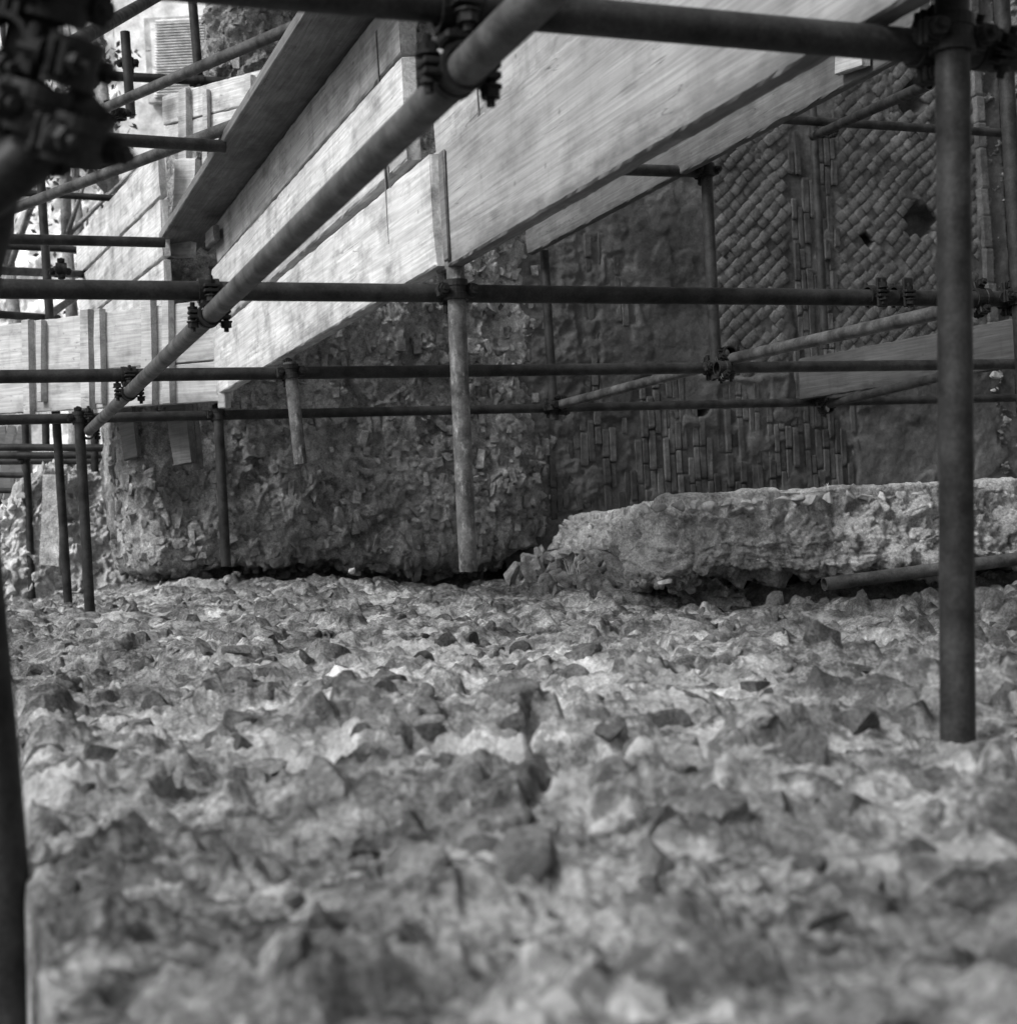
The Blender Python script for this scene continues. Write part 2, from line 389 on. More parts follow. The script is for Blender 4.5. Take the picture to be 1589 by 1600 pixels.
# ------------------------------------------------------------------ swept masonry faces
def sweep(path, profile, nu, nv, disp):
    """path: plan points; profile: (out, z) points; disp(points, normals)->offset"""
    P = np.array(path, float); seg = np.r_[0, np.cumsum(np.linalg.norm(np.diff(P, axis=0), axis=1))]
    u = np.linspace(0, seg[-1], nu); X = np.interp(u, seg, P[:, 0]); Y = np.interp(u, seg, P[:, 1])
    k = max(3, nu//40); ker = np.ones(k)/k
    Xs = np.convolve(np.pad(X, k//2, 'edge'), ker, 'valid')[:nu]; Ys = np.convolve(np.pad(Y, k//2, 'edge'), ker, 'valid')[:nu]
    tx, ty = np.gradient(Xs), np.gradient(Ys); L = np.hypot(tx, ty)+1e-9; nx, ny = ty/L, -tx/L
    Q = np.array(profile, float); sq = np.r_[0, np.cumsum(np.linalg.norm(np.diff(Q, axis=0), axis=1))]
    w = np.linspace(0, sq[-1], nv); O = np.interp(w, sq, Q[:, 0]); Z = np.interp(w, sq, Q[:, 1])
    tO, tZ = np.gradient(O), np.gradient(Z); l = np.hypot(tO, tZ)+1e-9
    V = np.zeros((nv, nu, 3)); N = np.zeros((nv, nu, 3))
    V[..., 0] = Xs+O[:, None]*nx; V[..., 1] = Ys+O[:, None]*ny; V[..., 2] = Z[:, None]
    N[..., 0] = (tZ/l)[:, None]*nx; N[..., 1] = (tZ/l)[:, None]*ny; N[..., 2] = (-tO/l)[:, None]
    V = V.reshape(-1, 3); N = N.reshape(-1, 3)
    return disp(V, N), grid_faces(nv, nu)

# ------------------------------------------------------------------ the rubble pier
pier = empty('masonry_pier', (2, 8.3, .1), 'broken rubble concrete pier full of brick fragments behind the boards', 'ruined wall')
def pier_left(z): return np.interp(z, [0, 1.2, 1.5, 2.5, 3.0, 3.5, 4.2], [0, 0, .26, .45, .55, .72, .95])
def pier_disp(V, N):
    z = V[:, 2]; wgt = sstep(2.6, .9, V[:, 0])
    V = V.copy(); V[:, 0] += pier_left(z)*wgt
    Wp = V+.03*np.stack([fbm(V+11, 7, 2), fbm(V+23, 7, 2), fbm(V+37, 7, 2)], 1)
    a1, b1, _ = cells(Wp*np.array([1, 1, .7]), 4.2, 5, .9, 1.4); a2, b2, _ = cells(Wp*np.array([1, 1, .75]), 12, 6, .9, 1.4); a3, b3, _ = cells(V*np.array([1, 1, .6]), 30, 8, .9, 1.3)
    d = .10*fbm(V, 1.3, 3)+.04*a1*sstep(0, .14, b1)+.013*a2*sstep(0, .1, b2)+.007*a3*sstep(0, .1, b3)+.014*fbm(V+3, 16, 4, .6)
    d *= .35+.65*sstep(.9, 1.25, V[:, 0])
    d += .08*sstep(.9, .3, z)*sstep(1.2, 2.0, V[:, 0])*sstep(3.4, 2.9, V[:, 0]); d *= 1-.7*sstep(3.1, 3.5, V[:, 0])
    return V+N*d[:, None]
PV, PF = sweep([(1.02, 10.2), (.93, 9.2), (.885, 8.5), (.90, 8.28), (1.05, 8.2), (1.6, 8.28), (2.6, 8.34), (3.3, 8.44), (3.75, 8.62)],
               [(-.5, .0), (-.42, .2), (-.03, .215), (0, .3), (0, 1.2), (-.02, 2.4), (-.05, 3.4), (-.1, 4.1), (-.6, 4.2)], 520, 520, pier_disp)
core = link('core', mesh_np('pier_core', PV-np.array(pier.location), PF), M_pier, pier)
PVg = PV.reshape(520, 520, 3)
def frag_box(g, elong):
    a = np.array([[x, y, z] for x in (-1, 1) for y in (-1, 1) for z in (-1, 1)], float)*.5
    a *= np.array([.032, .045, .032*elong])*g.uniform(.7, 1.4, 3); a += g.normal(size=(8, 3))*.0035
    f = np.array([[0, 1, 3, 2], [4, 6, 7, 5], [0, 4, 5, 1], [2, 3, 7, 6], [0, 2, 6, 4], [1, 5, 7, 3]]); return a, f
def small_rot(g, s):
    e = g.normal(size=3)*s; return np.array(Matrix.Rotation(e[0], 3, 'X') @ Matrix.Rotation(e[1], 3, 'Y') @ Matrix.Rotation(e[2], 3, 'Z'))
def bevel_mesh(name, v, f, w, mat, seg=1):
    bm = bmesh.new(); vs_ = [bm.verts.new(x) for x in v]
    for q in f: bm.faces.new([vs_[i] for i in q])
    bmesh.ops.recalc_face_normals(bm, faces=bm.faces[:])
    bmesh.ops.bevel(bm, geom=bm.edges[:], offset=w, segments=seg, affect='EDGES', clamp_overlap=True)
    me = bm_mesh(name, bm); me.materials.append(mat); return me
FRAG = []
for i in range(10):
    g = np.random.default_rng(900+i); v, f = frag_box(g, g.uniform(1.0, 2.6)); FRAG.append(bevel_mesh('brick_fragment', v, f, .004, M_frag))
STM = [use_mat(m, M_frag) for m in ROCKF]
fv, ff, no = [], [], 0
g = np.random.default_rng(77); npart = 0
cand = []
for k in range(3000):
    i, j = int(g.uniform(30, 440)), int(g.uniform(150, 505)); p = PVg[i, j]
    px, py, zz = toPx(p); cand.append((p, px, py))
def seen(px, py): return 150 < px < 900 and 380 < py < 900 and not (py < 1010-.77*px-.0 and px < 640)
bv, bf, bn = [], [], 0
cand.sort(key=lambda q: 0 if seen(q[1], q[2]) else 1)
for k, (p, px, py) in enumerate(cand):
    q = p-np.array(pier.location)
    if k < 300:
        if k % 10 < 3:
            place('brick_fragment', FRAG[int(g.integers(10))], M_frag, pier, q+np.array([0, .006, 0]), small_rot(g, .16), g.uniform(.8, 1.5, 3))
        else:
            place('stone', STM[int(g.integers(14))], M_frag, pier, q+np.array([0, .012, 0]), rotm(g), .045*g.uniform(.6, 1.6)*g.uniform(.7, 1.3, 3))
    else:
        if g.random() < .4:
            v, f = frag_box(g, g.uniform(1, 2.6)); bv.append((v*g.uniform(.5, 1.2))@small_rot(g, .2).T+q+np.array([0, .008, 0])); bf.append(f+bn); bn += 8; continue
        v, f = ROCK2[int(g.integers(14))]; s = .024*g.uniform(.4, 1.9)*g.uniform(.6, 1.3, 3)
        fv.append((v*s)@rotm(g).T+q+np.array([0, .006, 0])); ff.append(f+no); no += len(v)
link('brick_bits', mesh_np('brick_bits', np.concatenate(bv), np.concatenate(bf), smooth=False), M_frag, pier, kind='stuff')
link('small_fragments', mesh_np('small_fragments', np.concatenate(fv), np.concatenate(ff), smooth=False), M_frag, pier, kind='stuff')

# ------------------------------------------------------------------ the brick and reticulate wall
WY = 8.52
wall = empty('ruined_wall', (5, WY, 0), 'dark ruined wall of upright bricks and diamond set tuff blocks', 'ruined wall')
WL = np.array(wall.location)
BR = [((858, 882), (640, 812), .97), ((856, 872), (400, 470), .7), ((882, 995), (655, 805), .74), ((990, 1066), (592, 800), .93), ((1066, 1184), (668, 798), .85),
      ((1125, 1203), (600, 770), .86), ((1203, 1338), (636, 765), .85), ((903, 937), (362, 660), .8), ((943, 992), (395, 505), .62), ((1234, 1302), (185, 645), .86)]
def in_brick(px, py):
    for (a, b), (c, d), pr in BR:
        if a <= px <= b and c <= py <= d: return pr
    return 0
def in_ret(px, py):
    return (1112 < px < 1530 and 60 < py < 585-.16*max(0, px-1150)+10*math.sin(px*.05)) and not (1230 < px < 1306)
HOLES = [(1357, 374, 13), (1440, 345, 26), (1424, 150, 24), (1500, 560, 14), (1095, 640, 10)]
nx_, nz_ = 420, 400
xs = np.linspace(3.2, 7.15, nx_); zs = np.linspace(0, 4.1, nz_)
XX, ZZ = np.meshgrid(xs, zs); wp = np.stack([XX.ravel(), np.full(XX.size, WY), ZZ.ravel()], 1)
dirs = wp-np.array(CAM); fz = dirs@np.array(fw); wpx = 794.5+F*(dirs@np.array(RT))/fz; wpy = 800-F*(dirs@np.array(UP))/fz
jx = wpx+7*fbm(wp, 6, 3); jy = wpy+7*fbm(wp+4, 6, 3)
bmask = np.zeros(len(wp))
for (a, b), (c, d), pr in BR: bmask = np.maximum(bmask, (sstep(a-5, a+3, jx)*sstep(b+5, b-3, jx)*sstep(c-5, c+5, jy)*sstep(d+5, d-5, jy)))
rmask = sstep(1106, 1118, jx)*sstep(1536, 1524, jx)*sstep(1, 0, (jy-(585-.16*np.maximum(0, jx-1150)))/14)
rough_zone = np.maximum(sstep(1000, 880, wpx)*sstep(330, 400, wpy)*.6, sstep(640, 560, wpy)*0)
dep = (.012*fbm(wp, 1.4, 3)+.007*fbm(wp+2, 9, 4))*(1-.85*rmask)+.02*rough_zone*fbm(wp+8, 12, 3, .5, True)
dep += (-.018*bmask-.013*np.maximum(rmask-bmask, 0))*(1-.9*sstep(.05, .4, fbm(wp+33, 3.2, 4))*(1-rmask)-.9*rmask*sstep(.45, .75, fbm(wp+33, 3.2, 4)))+.004*rmask*fbm(wp+3, 18, 3)
dep += .012*sstep(.1, .3, fbm(wp+13, 2.6, 3))*(1-bmask)*(1-rmask)
for hx, hy, hr in HOLES: dep -= .15*sstep(1.25, .8, np.hypot(jx-hx, jy-hy)/hr)
wv = wp.copy(); wv[:, 1] -= dep
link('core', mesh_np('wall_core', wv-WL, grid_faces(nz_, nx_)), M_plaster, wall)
tb = bmesh.new(); bm_box(tb, Vector((5.2, WY+.45, 2.05))-Vector(WL), (3.9, .5, 4.05)); link('backing', bm_mesh('wall_backing', tb), M_plaster, wall)
def hole(px, py): return any(math.hypot(px-a, py-b) < r*1.05 for a, b, r in HOLES)
# upright bricks
BRK = []
for i in range(8):
    g = np.random.default_rng(40+i); a = np.array([[x, y, z] for x in (-1, 1) for y in (-1, 1) for z in (-1, 1)], float)*.5+g.normal(size=(8, 3))*np.array([.05, .05, .02])
    BRK.append(bevel_mesh('brick', a, frag_box(g, 1)[1], .06, M_brick))
g = np.random.default_rng(5); bricks = []
x = 3.42
while x < 6.0:
    w = .0475*g.uniform(.88, 1.12); z = .25+g.uniform(0, .2)
    while z < 2.9:
        ln = g.uniform(.12, .3)
        px, py, zz = toPx((x, WY, z+ln/2)); pr = in_brick(px+g.normal()*3, py+g.normal()*9)
        if pr and g.random() < pr and not hole(px, py): bricks.append((x+w/2, z+ln/2, w-.007, ln-.01, g.normal()*.007, g.normal()*.02))
        z += ln
    x += w
print('bricks', len(bricks))
def unit(w, d, h): return np.array([w, d, h])
for k, (bx, bz, w, ln, off, tl) in enumerate(bricks[:300]):
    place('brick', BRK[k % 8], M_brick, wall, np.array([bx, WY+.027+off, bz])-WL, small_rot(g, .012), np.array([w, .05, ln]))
# reticulate blocks
TUF = []
for i in range(10):
    gg = np.random.default_rng(60+i); v, f = ICO[2]
    v = np.sign(v)*np.abs(v)**.2; v = v/np.max(np.abs(v), axis=0)*.5
    v += .08*np.stack([fbm(v+gg.uniform(0, 50, 3), 2.5, 3), fbm(v+gg.uniform(0, 50, 3), 2.5, 3), fbm(v+gg.uniform(0, 50, 3), 2.5, 3)], 1)
    v += gg.normal(size=v.shape)*.008
    TUF.append(mesh_np('tuff_block', v, f)); TUF[-1].materials.append(M_tuff)
ret = []; ps = .0715
ca, sa = math.cos(math.radians(41)), math.sin(math.radians(41))
for i in range(-80, 90):
    for j in range(-80, 90):
        u, v = i*ps+.012*math.sin(j*.6), j*ps+.012*math.sin(i*.5); X = 5.4+u*ca-v*sa; Z = 2.0+u*sa+v*ca*1.02
        if not (4.3 < X < 7.0 and .8 < Z < 4.0): continue
        px, py, zz = toPx((X, WY, Z))
        if not in_ret(px+g.normal()*3, py+g.normal()*3) or hole(px, py) or g.random() < .025: continue
        hid = (1462 < px < 1530) or py < 110+max(0, (1400-px))*.53-30
        ret.append((1 if hid else 0, X, Z))
ret.sort(key=lambda q: q[0]); print('tuff', len(ret), sum(1 for q in ret if not q[0]))
vis = [q for q in ret if not q[0]]; g.shuffle(vis); vis.sort(key=lambda q: abs(q[1]-5.85)); allr = vis+[q for q in ret if q[0]]
tv, tf, no = [], [], 0
for k, (_, X, Z) in enumerate(allr):
    Rm = np.array(Matrix.Rotation(-math.radians(41)+g.normal()*.05, 3, 'Y')) @ small_rot(g, .03)
    s = np.array([ps*g.uniform(.97, 1.07), .05, ps*g.uniform(.97, 1.07)]); p = np.array([X, WY+.030+g.normal()*.003, Z])-WL
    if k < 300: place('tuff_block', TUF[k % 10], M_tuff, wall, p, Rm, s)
    else:
        me = TUF[k % 10]; vv = np.empty(len(me.vertices)*3); me.vertices.foreach_get('co', vv); vv = vv.reshape(-1, 3)
        tv.append((vv*s)@Rm.T+p); tf.append(ICO[2][1]+no); no += len(vv)
link('tuff_block', mesh_np('more_tuff_blocks', np.concatenate(tv), np.concatenate(tf)), M_tuff, wall, kind='stuff')
# pale quoin strip and the dark rubble past it
z = 1.45; k = 0; M_quoin = M_tuff
while z < 3.9:
    ln = g.uniform(.14, .3); p = onY(1534, 400, WY)
    place('quoin_brick', use_mat(BRK[k % 8], M_quoin) if k < 8 else bpy.data.objects['quoin_brick'].data, M_quoin, wall, np.array([p.x+.03+g.normal()*.006, WY-.01, z+ln/2])-WL, small_rot(g, .02), np.array([.07, .06, ln-.004]))
    z += ln; k += 1
rec = empty('rubble_fill', (7.4, 8.7, 0), 'dark crumbly rubble fill beyond the pale quoin strip, behind the right tubes', 'rubble')
RV, RF = sweep([(6.95, 8.62), (7.2, 8.66), (8.4, 8.4)], [(0, 0), (0, 4.1)], 150, 400, lambda V, N: V+N*(.05*fbm(V, 5, 3, .5, True)+.04*fbm(V+3, 16, 4, .6, True))[:, None])
link('core', mesh_np('fill_core', RV-np.array(rec.location), RF), M_earth, rec)
fv, ff, no = [], [], 0
for k in range(260):
    p = RV[int(g.integers(len(RV)))]-np.array(rec.location); s = .03*g.uniform(.4, 1.8)*g.uniform(.8, 1.2, 3)
    if k < 60: place('stone', STM[k % 14], M_frag, rec, p, rotm(g), s)
    else: v, f = ROCK2[k % 14]; fv.append((v*s*.7)@rotm(g).T+p); ff.append(f+no); no += len(v)
link('small_stones', mesh_np('fill_small', np.concatenate(fv), np.concatenate(ff)), M_frag, rec, kind='stuff')

# ------------------------------------------------------------------ the low ledge block
ledge = empty('masonry_ledge', (3, 4.8, 0), 'low pale concrete ledge with flat stones along its straight top edge', 'ruined wall')
LL_ = np.array(ledge.location)
def ledge_disp(V, N):
    top = sstep(.33, .375, V[:, 2])
    Wp = V+.02*np.stack([fbm(V+11, 9, 2), fbm(V+23, 9, 2), fbm(V+37, 9, 2)], 1)
    a1, b1, _ = cells(Wp, 7, 5, .9, 1.3); a2, b2, _ = cells(Wp, 17, 6, .9, 1.3); a3, b3, _ = cells(Wp, 42, 8, .9, 1.3)
    d = (.045*fbm(V, 3.2, 3)+.026*a1*sstep(0, .08, b1)+.013*a2*sstep(0, .08, b2)+.005*a3*sstep(0, .25, b3)+.014*fbm(V+1, 22, 4, .6))*(1-.75*top)
    bot = sstep(.24, .1, V[:, 2]); d = d+.03*bot*fbm(V+20, 4, 2)
    W2 = V+N*d[:, None]
    W2[:, 2] -= top*(.004+.006*np.abs(fbm(V+5, 6, 2))); W2[:, 2] += (1-top)*.03*fbm(V*np.array([1, 1, 0])+11, 3, 2)
    low = sstep(4.8, 5.3, V[:, 1])*sstep(.16, .1, V[:, 2]); W2[:, 2] -= .16*low; W2 += N*np.array([1, 1, 0])*(.0*low*sstep(.12, .06, V[:, 2]))[:, None]
    far = sstep(5.0, 7.2, V[:, 1]); W2[:, 2] *= 1-.05*far
    return W2
LV, LF = sweep([(3.5, 8.3), (3.1, 6.9), (2.62, 5.35), (2.36, 4.8), (2.38, 4.66), (2.55, 4.62), (3.2, 4.56), (4.6, 4.5)],
               [(-.34, -.15), (-.3, .06), (-.2, .1), (.03, .1), (.07, .13), (.05, .22), (-.01, .3), (-.04, .36), (-.045, .398), (-.06, .404), (-.2, .404)], 620, 260, ledge_disp)
link('core', mesh_np('ledge_core', LV-LL_, LF), M_ledge, ledge)
cp = [(3.75, 8.3), (3.3, 6.9), (2.85, 5.45), (2.6, 4.95), (2.65, 4.76), (3.2, 4.7), (4.6, 4.64), (4.6, 8.3)]
cm = bpy.data.meshes.new('cap'); cm.from_pydata([(a-3, b-4.8, .393) for a, b in cp], [], [tuple(range(8))]); link('cap', cm, M_ledge, ledge)
LVg = LV.reshape(260, 620, 3); STL = [use_mat(m, M_ledgestone) for m in ROCKME3]
g = np.random.default_rng(21)
for k, px in enumerate(list(range(1010, 1460, 27))+[1545, 1572]):
    p = onY(px+g.uniform(-6, 6), 778+g.uniform(-4, 10)-(px-1010)*.035, 4.56)
    place('flat_stone', STL[k % 14], M_ledgestone, ledge, np.array([p.x, 4.6, min(p.z, .36)])-LL_, small_rot(g, .15), np.array([g.uniform(.028, .045), .02, g.uniform(.02, .032)]))
for k in range(70):
    p = LVg[int(g.uniform(70, 150)), int(g.uniform(150, 610))]-LL_
    place('stone', STL[k % 14], M_ledgestone, ledge, p+np.array([0, .012, 0]), rotm(g), .024*g.uniform(.5, 1.6)*g.uniform(.8, 1.2, 3))
heap = empty('rubble_heap', (2.9, 6.2, 0), 'small heap of broken masonry in the angle between low ledge and pier', 'rubble')
g = np.random.default_rng(33); STR = [use_mat(m, M_frag) for m in ROCKG]
for k in range(120):
    t = g.uniform(0, 1); w = g.normal()*.15; p = np.array([2.46+.8*t+w, 5.0+3.1*t-.2*w, 0]); zz = h0(np.array([p[0]]), np.array([p[1]]))[0]
    p[2] = zz+abs(g.normal())*.045+.09*math.exp(-(w/.12)**2)*g.uniform(0, 1)
    place('stone', STR[k % 14], M_frag, heap, p-np.array(heap.location), rotm(g), g.uniform(.035, .085)*g.uniform(.7, 1.3, 3))
# earth under the ledge and pier
def patch(name, x0, x1, y0, y1, z0, amp, mat, label, n=140):
    xs, ys = np.meshgrid(np.linspace(x0, x1, n), np.linspace(y0, y1, n)); p = np.stack([xs.ravel(), ys.ravel(), 0*xs.ravel()], 1)
    p[:, 2] = z0+amp*fbm(p, 7, 4)
    return link(name, mesh_np(name, p, grid_faces(n, n)), mat, kind='structure', label=label)
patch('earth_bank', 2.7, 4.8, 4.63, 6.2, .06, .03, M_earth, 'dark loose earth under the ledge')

# ------------------------------------------------------------------ the far left lump of masonry
lump = empty('masonry_lump', (.3, 10.5, 0), 'pale blurred heap of ruined masonry left of the rubble pier', 'ruined wall')
TOPL = np.array([[-120, 900], [-40, 830], [10, 795], [45, 745], [70, 728], [110, 735], [150, 728], [200, 720], [240, 720]])
LZ = [(onY(a, b, 10.4).x, onY(a, b, 10.4).z) for a, b in TOPL]
def lump_disp(V, N):
    t = np.interp(V[:, 0], [q[0] for q in LZ], [q[1] for q in LZ]); V = V.copy(); V[:, 2] *= t/1.0
    a1, b1, _ = cells(V, 5, 5, .9, 1.3); a2, b2, _ = cells(V, 14, 6, .9, 1.3)
    return V+N*(.08*fbm(V, 2.5, 3)+.045*a1*sstep(0, .2, b1)+.022*a2*sstep(0, .2, b2)+.02*fbm(V+1, 20, 3))[:, None]
UV_, UF_ = sweep([(LZ[0][0], 10.6), (.3, 10.4), (LZ[-1][0]+.2, 10.3)], [(.15, 0), (.05, .5), (0, .93), (-.06, 1.0), (-.6, 1.0)], 260, 200, lump_disp)
link('core', mesh_np('lump_core', UV_-np.array(lump.location), UF_), M_lump, lump)
fv, ff, no = [], [], 0
for k in range(120):
    p = UV_[int(g.integers(len(UV_)))]-np.array(lump.location); s = .035*g.uniform(.5, 1.6)*g.uniform(.8, 1.2, 3)
    place('stone', STL[k % 14], M_ledgestone, lump, p, rotm(g), s)

# ------------------------------------------------------------------ boards
def board(name, p0, p1, width, thick, out, mat, parent=None, up=None, seg=36, chip=.004, z0=0.):
    """p0-p1: lower edge of the visible face; width goes up; thickness goes along -out (away from the viewer)"""
    p0, p1, out = Vector(p0), Vector(p1), Vector(out).normalized()
    ex = (p1-p0); L = ex.length; ex.normalize()
    ez = (Vector(up) if up else out.cross(ex)); ez = (ez-ex*ez.dot(ex)).normalized()
    if not up and ez.z < 0: ez = -ez
    ey = ez.cross(ex)                      # right handed
    s = 1 if ey.dot(out) > 0 else -1       # face direction in local y
    b = .0045
    prof = [(0, b), (0, width*.33), (0, width*.66), (0, width-b), (b, width), (thick-b, width), (thick, width-b), (thick, b), (thick-b, 0), (b, 0)]
    sd = rnd.uniform(0, 99); n = len(prof); V = []
    for i in range(seg+1):
        x = L*i/seg
        for k, (t, w) in enumerate(prof):
            j = chip*(mnoise.noise((x*9+sd, k*.9, sd))+.7*mnoise.noise((x*31+sd, k*1.3, sd))) if k in (0, 3, 4, 5, 8, 9) else 0
            xe = x+(0 if 0 < i < seg else .014*mnoise.noise((k*1.7+sd, i, sd)))
            dw = -abs(j) if w > width/2 else abs(j)
            V.append((xe, s*(-t-(abs(j)*.5 if t < thick/2 else 0)), w+dw))
    Fc = []
    for i in range(seg):
        for k in range(n):
            a, b2 = i*n+k, i*n+(k+1) % n; q = (a, b2, b2+n, a+n); Fc.append(q if s < 0 else q[::-1])
    e0 = tuple(range(n)); e1 = tuple(range(seg*n, seg*n+n)); Fc += [e0[::-1] if s < 0 else e0, e1 if s < 0 else e1[::-1]]
    me = bpy.data.meshes.new(name); me.from_pydata(V, [], Fc); me.update()
    bm = bmesh.new(); bm.from_mesh(me); bmesh.ops.recalc_face_normals(bm, faces=bm.faces[:]); bm.to_mesh(me); bm.free()
    o = link(name, me, mat)
    M = Matrix(((ex.x, ey.x, ez.x, p0.x), (ex.y, ey.y, ez.y, p0.y), (ex.z, ey.z, ez.z, p0.z), (0, 0, 0, 1)))
    if parent: o.parent = parent; o.matrix_local = parent.matrix_world.inverted() @ M if parent.matrix_world != Matrix() else Matrix.Translation(-parent.location) @ M
    else: o.matrix_world = M
    return o
LX = (-1, 0, 0); XB = 1.27
GB = 'long boards set on edge along the scaffold'
# near pair
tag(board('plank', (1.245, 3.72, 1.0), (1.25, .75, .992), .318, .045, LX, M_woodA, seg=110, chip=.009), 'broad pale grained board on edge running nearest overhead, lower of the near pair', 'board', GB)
tag(board('plank', (1.29, 3.80, 1.322), (1.29, .75, 1.33), .30, .045, LX, M_woodB, seg=70, chip=.008), 'rough ended board on edge above the broad grained board', 'board', GB)
# middle set
tag(board('plank', (1.225, 7.3, 1.035), (1.222, 3.66, 1.006), .302, .05, LX, M_wood, seg=70, chip=.0085), 'brightest board on edge with a thick square cut end beside the splashed post', 'board', GB)
tag(board('plank', (1.235, 7.1, 1.35), (1.235, 3.9, 1.35), .292, .045, LX, M_wood, seg=70, chip=.0085), 'middle board of the pale boards stacked on edge behind the long sloping tube', 'board', GB)
tag(board('plank', (1.25, 7.0, 1.655), (1.25, 3.95, 1.665), .19, .05, LX, M_woodB, seg=60, chip=.007), 'top board of the pale stacked boards, right under the dark flat plank', 'board', GB)
# flat plank C: underside seen, lit left edge
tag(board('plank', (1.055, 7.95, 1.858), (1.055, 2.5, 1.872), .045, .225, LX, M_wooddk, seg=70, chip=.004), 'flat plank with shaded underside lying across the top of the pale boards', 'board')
# G plank under upper tier on the second row
tag(board('plank', onX(823, 399, 2.9), onX(1440, 71, 2.9), .2, .04, LX, M_woodG, seg=60, chip=.0085), 'narrower dusty board on edge further back, under the broad grained board', 'board', GB)
tag(board('plank_offcut', onX(1303, 118, 2.86), onX(1346, 104, 2.86), .1, .03, LX, M_woodmid, seg=6), 'short pale board offcut sticking out under the top tube', 'board')
# thin laths hanging over the boards
for (a, b_, c, d, xx, lab) in [(588, 45, 594, 182, 1.246, 'thin upright lath on the top pale board near the dark flat plank'), (740, 120, 747, 190, 1.287, 'thin upright lath on the rough ended board'), (601, 255, 607, 385, 1.222, 'thin upright lath on the brightest board left of its cut end'), (682, 240, 694, 410, 1.235, 'narrow upright strip between cut board end and broad grained board')]:
    p, q = onX(a, b_, xx), onX(c, d, xx); wl = .03 if a == 682 else .006
    tag(board('lath', (q.x, q.y, q.z), (q.x, q.y-wl, q.z), p.z-q.z, .01, LX, M_wooddk, up=(0, 0, 1), seg=3, chip=.001), lab, 'lath', 'thin laths nailed to the boards')
tag(board('wood_wedge', onX(322, 388, 1.2), onX(334, 376, 1.2), .075, .03, LX, M_wooddk, seg=4), 'small wooden wedge under the lower end of the flat plank', 'wood block')

# formwork panel F facing the camera at the left
def panel(label, bl, br, hts, mat, battens, thick=.035, name='formwork_panel'):
    bl, br = Vector(bl), Vector(br); ex = (br-bl).normalized(); out = Vector((ex.y, -ex.x, 0)).normalized()
    if out.y > 0: out = -out
    e = empty(name, bl, label, 'formwork', 'board panels with nailed battens'); z = 0
    bpy.context.view_layer.update()
    for h in hts:
        board('board', bl+Vector((0, 0, z)), br+Vector((0, 0, z)), h-.005, thick, out, mat, e, up=(0, 0, 1), seg=40, chip=.004); z += h
    for (t, z0, z1, w, d) in battens:
        p = bl.lerp(br, t)+out*d+Vector((0, 0, z0)); board('batten', p, p+ex*w, z1-z0, d-.001, out, M_woodmid if w < .045 else mat, e, up=(0, 0, 1), seg=3, chip=.002)
    return e
fl, fr = atD(-70, 651, 8.5), atD(358, 627, 7.0)
def tF(px):   # position along panel F for a picture column
    a, b = 0, 1
    for _ in range(40):
        m = (a+b)/2
        if toPx(fl.lerp(fr, m))[0] < px: a = m
        else: b = m
    return a
bat = []
for px, z0, z1, w in [(47, -.015, .50, .058), (69, .05, .49, .04), (138, -.0, .515, .066), (160, .02, .51, .045), (233, .0, .53, .075), (265, .0, .54, .05), (351, -.035, .52, .042)]:
    bat.append((tF(px), z0, z1, w, .04))
panel('pale two board panel with upright battens at the left, behind two level tubes', fl, fr, [.2, .3], M_woodF, bat)
el, er = atD(258, 240, 7.75), atD(480, 190, 7.0)
def tE(px):
    a, b = 0, 1
    for _ in range(40):
        m = (a+b)/2
        if toPx(el.lerp(er, m))[0] < px: a = m
        else: b = m
    return a
panel('upper small board panel with battens under the ruined wall top, left of the flat plank', el, er, [.15, .16], M_wood, [(tE(286), -.27, .30, .06, .04), (tE(322), -.15, .27, .035, .03), (tE(392), -.1, .28, .04, .035)])
# boards D along the pier side
da_, db_ = Vector((.845, 9.75, 0)), Vector((1.06, 7.45, 0)); od = Vector((-1, -.09, 0))
for z0, w, lab in [(1.5, .26, 'lowest of three pale boards on the pier side, left of the flat plank end'), (1.772, .29, 'middle of three pale boards on the pier side, crossed by a level tube'), (2.075, .25, 'topmost of three bright boards on the pier side, with a slanting far end')]:
    tag(board('plank', da_+Vector((0, 0, z0+.02)), db_+Vector((0, 0, z0)), w, .04, od, M_wood, seg=50, chip=.0085), lab, 'board', GB)
st = board('stud', atD(266, 402, 7.5), atD(297, 402, 7.45), .5, .05, (-.3, -1, 0), M_wood, up=(0, 0, 1), seg=3); tag(st, 'pale upright stud beside the lower end of the flat plank', 'stud', 'upright timber studs')
st = board('stud', atD(270, 728, 7.65), atD(298, 724, 7.6), .5, .06, (-.5, -1, 0), M_woodG, up=(0, 0, 1), seg=4, chip=.0085); tag(st, 'stub of upright timber hanging below the battened panel before the pier', 'stud', 'upright timber studs')
st = board('stud', atD(303, 735, 7.75), atD(312, 733, 7.72), .5, .03, (-.5, -1, 0), M_wooddk, up=(0, 0, 1), seg=4, chip=.004); tag(st, 'thin dark timber just right of the hanging timber stub', 'stud', 'upright timber studs')
st = board('stud', atD(194, 720, 8.05), atD(216, 714, 8.0), .35, .03, (-.5, -1, 0), M_woodG, up=(0, 0, 1), seg=4, chip=.0085); tag(st, 'weathered plank end on the left corner of the pier', 'stud', 'upright timber studs')
tag(board('stone_slab', atD(62, 884, 9.6), atD(92, 886, 9.55), .6, .06, (-.4, -1, 0), M_ledge, up=(0, 0, 1), seg=8, chip=.012), 'upright stone slab leaning on the far left heap behind the poles', 'stone slab')
# board H in the shade on the right
h0_, h1_ = atD(1250, 625, 8.35), atD(1640, 565, 6.9)
tag(board('plank', h0_, h1_, .235, .045, (-.3, -1, 0), M_woodH, seg=50, chip=.0085), 'shaded grey board on edge before the wall, rising to the right', 'board', GB)

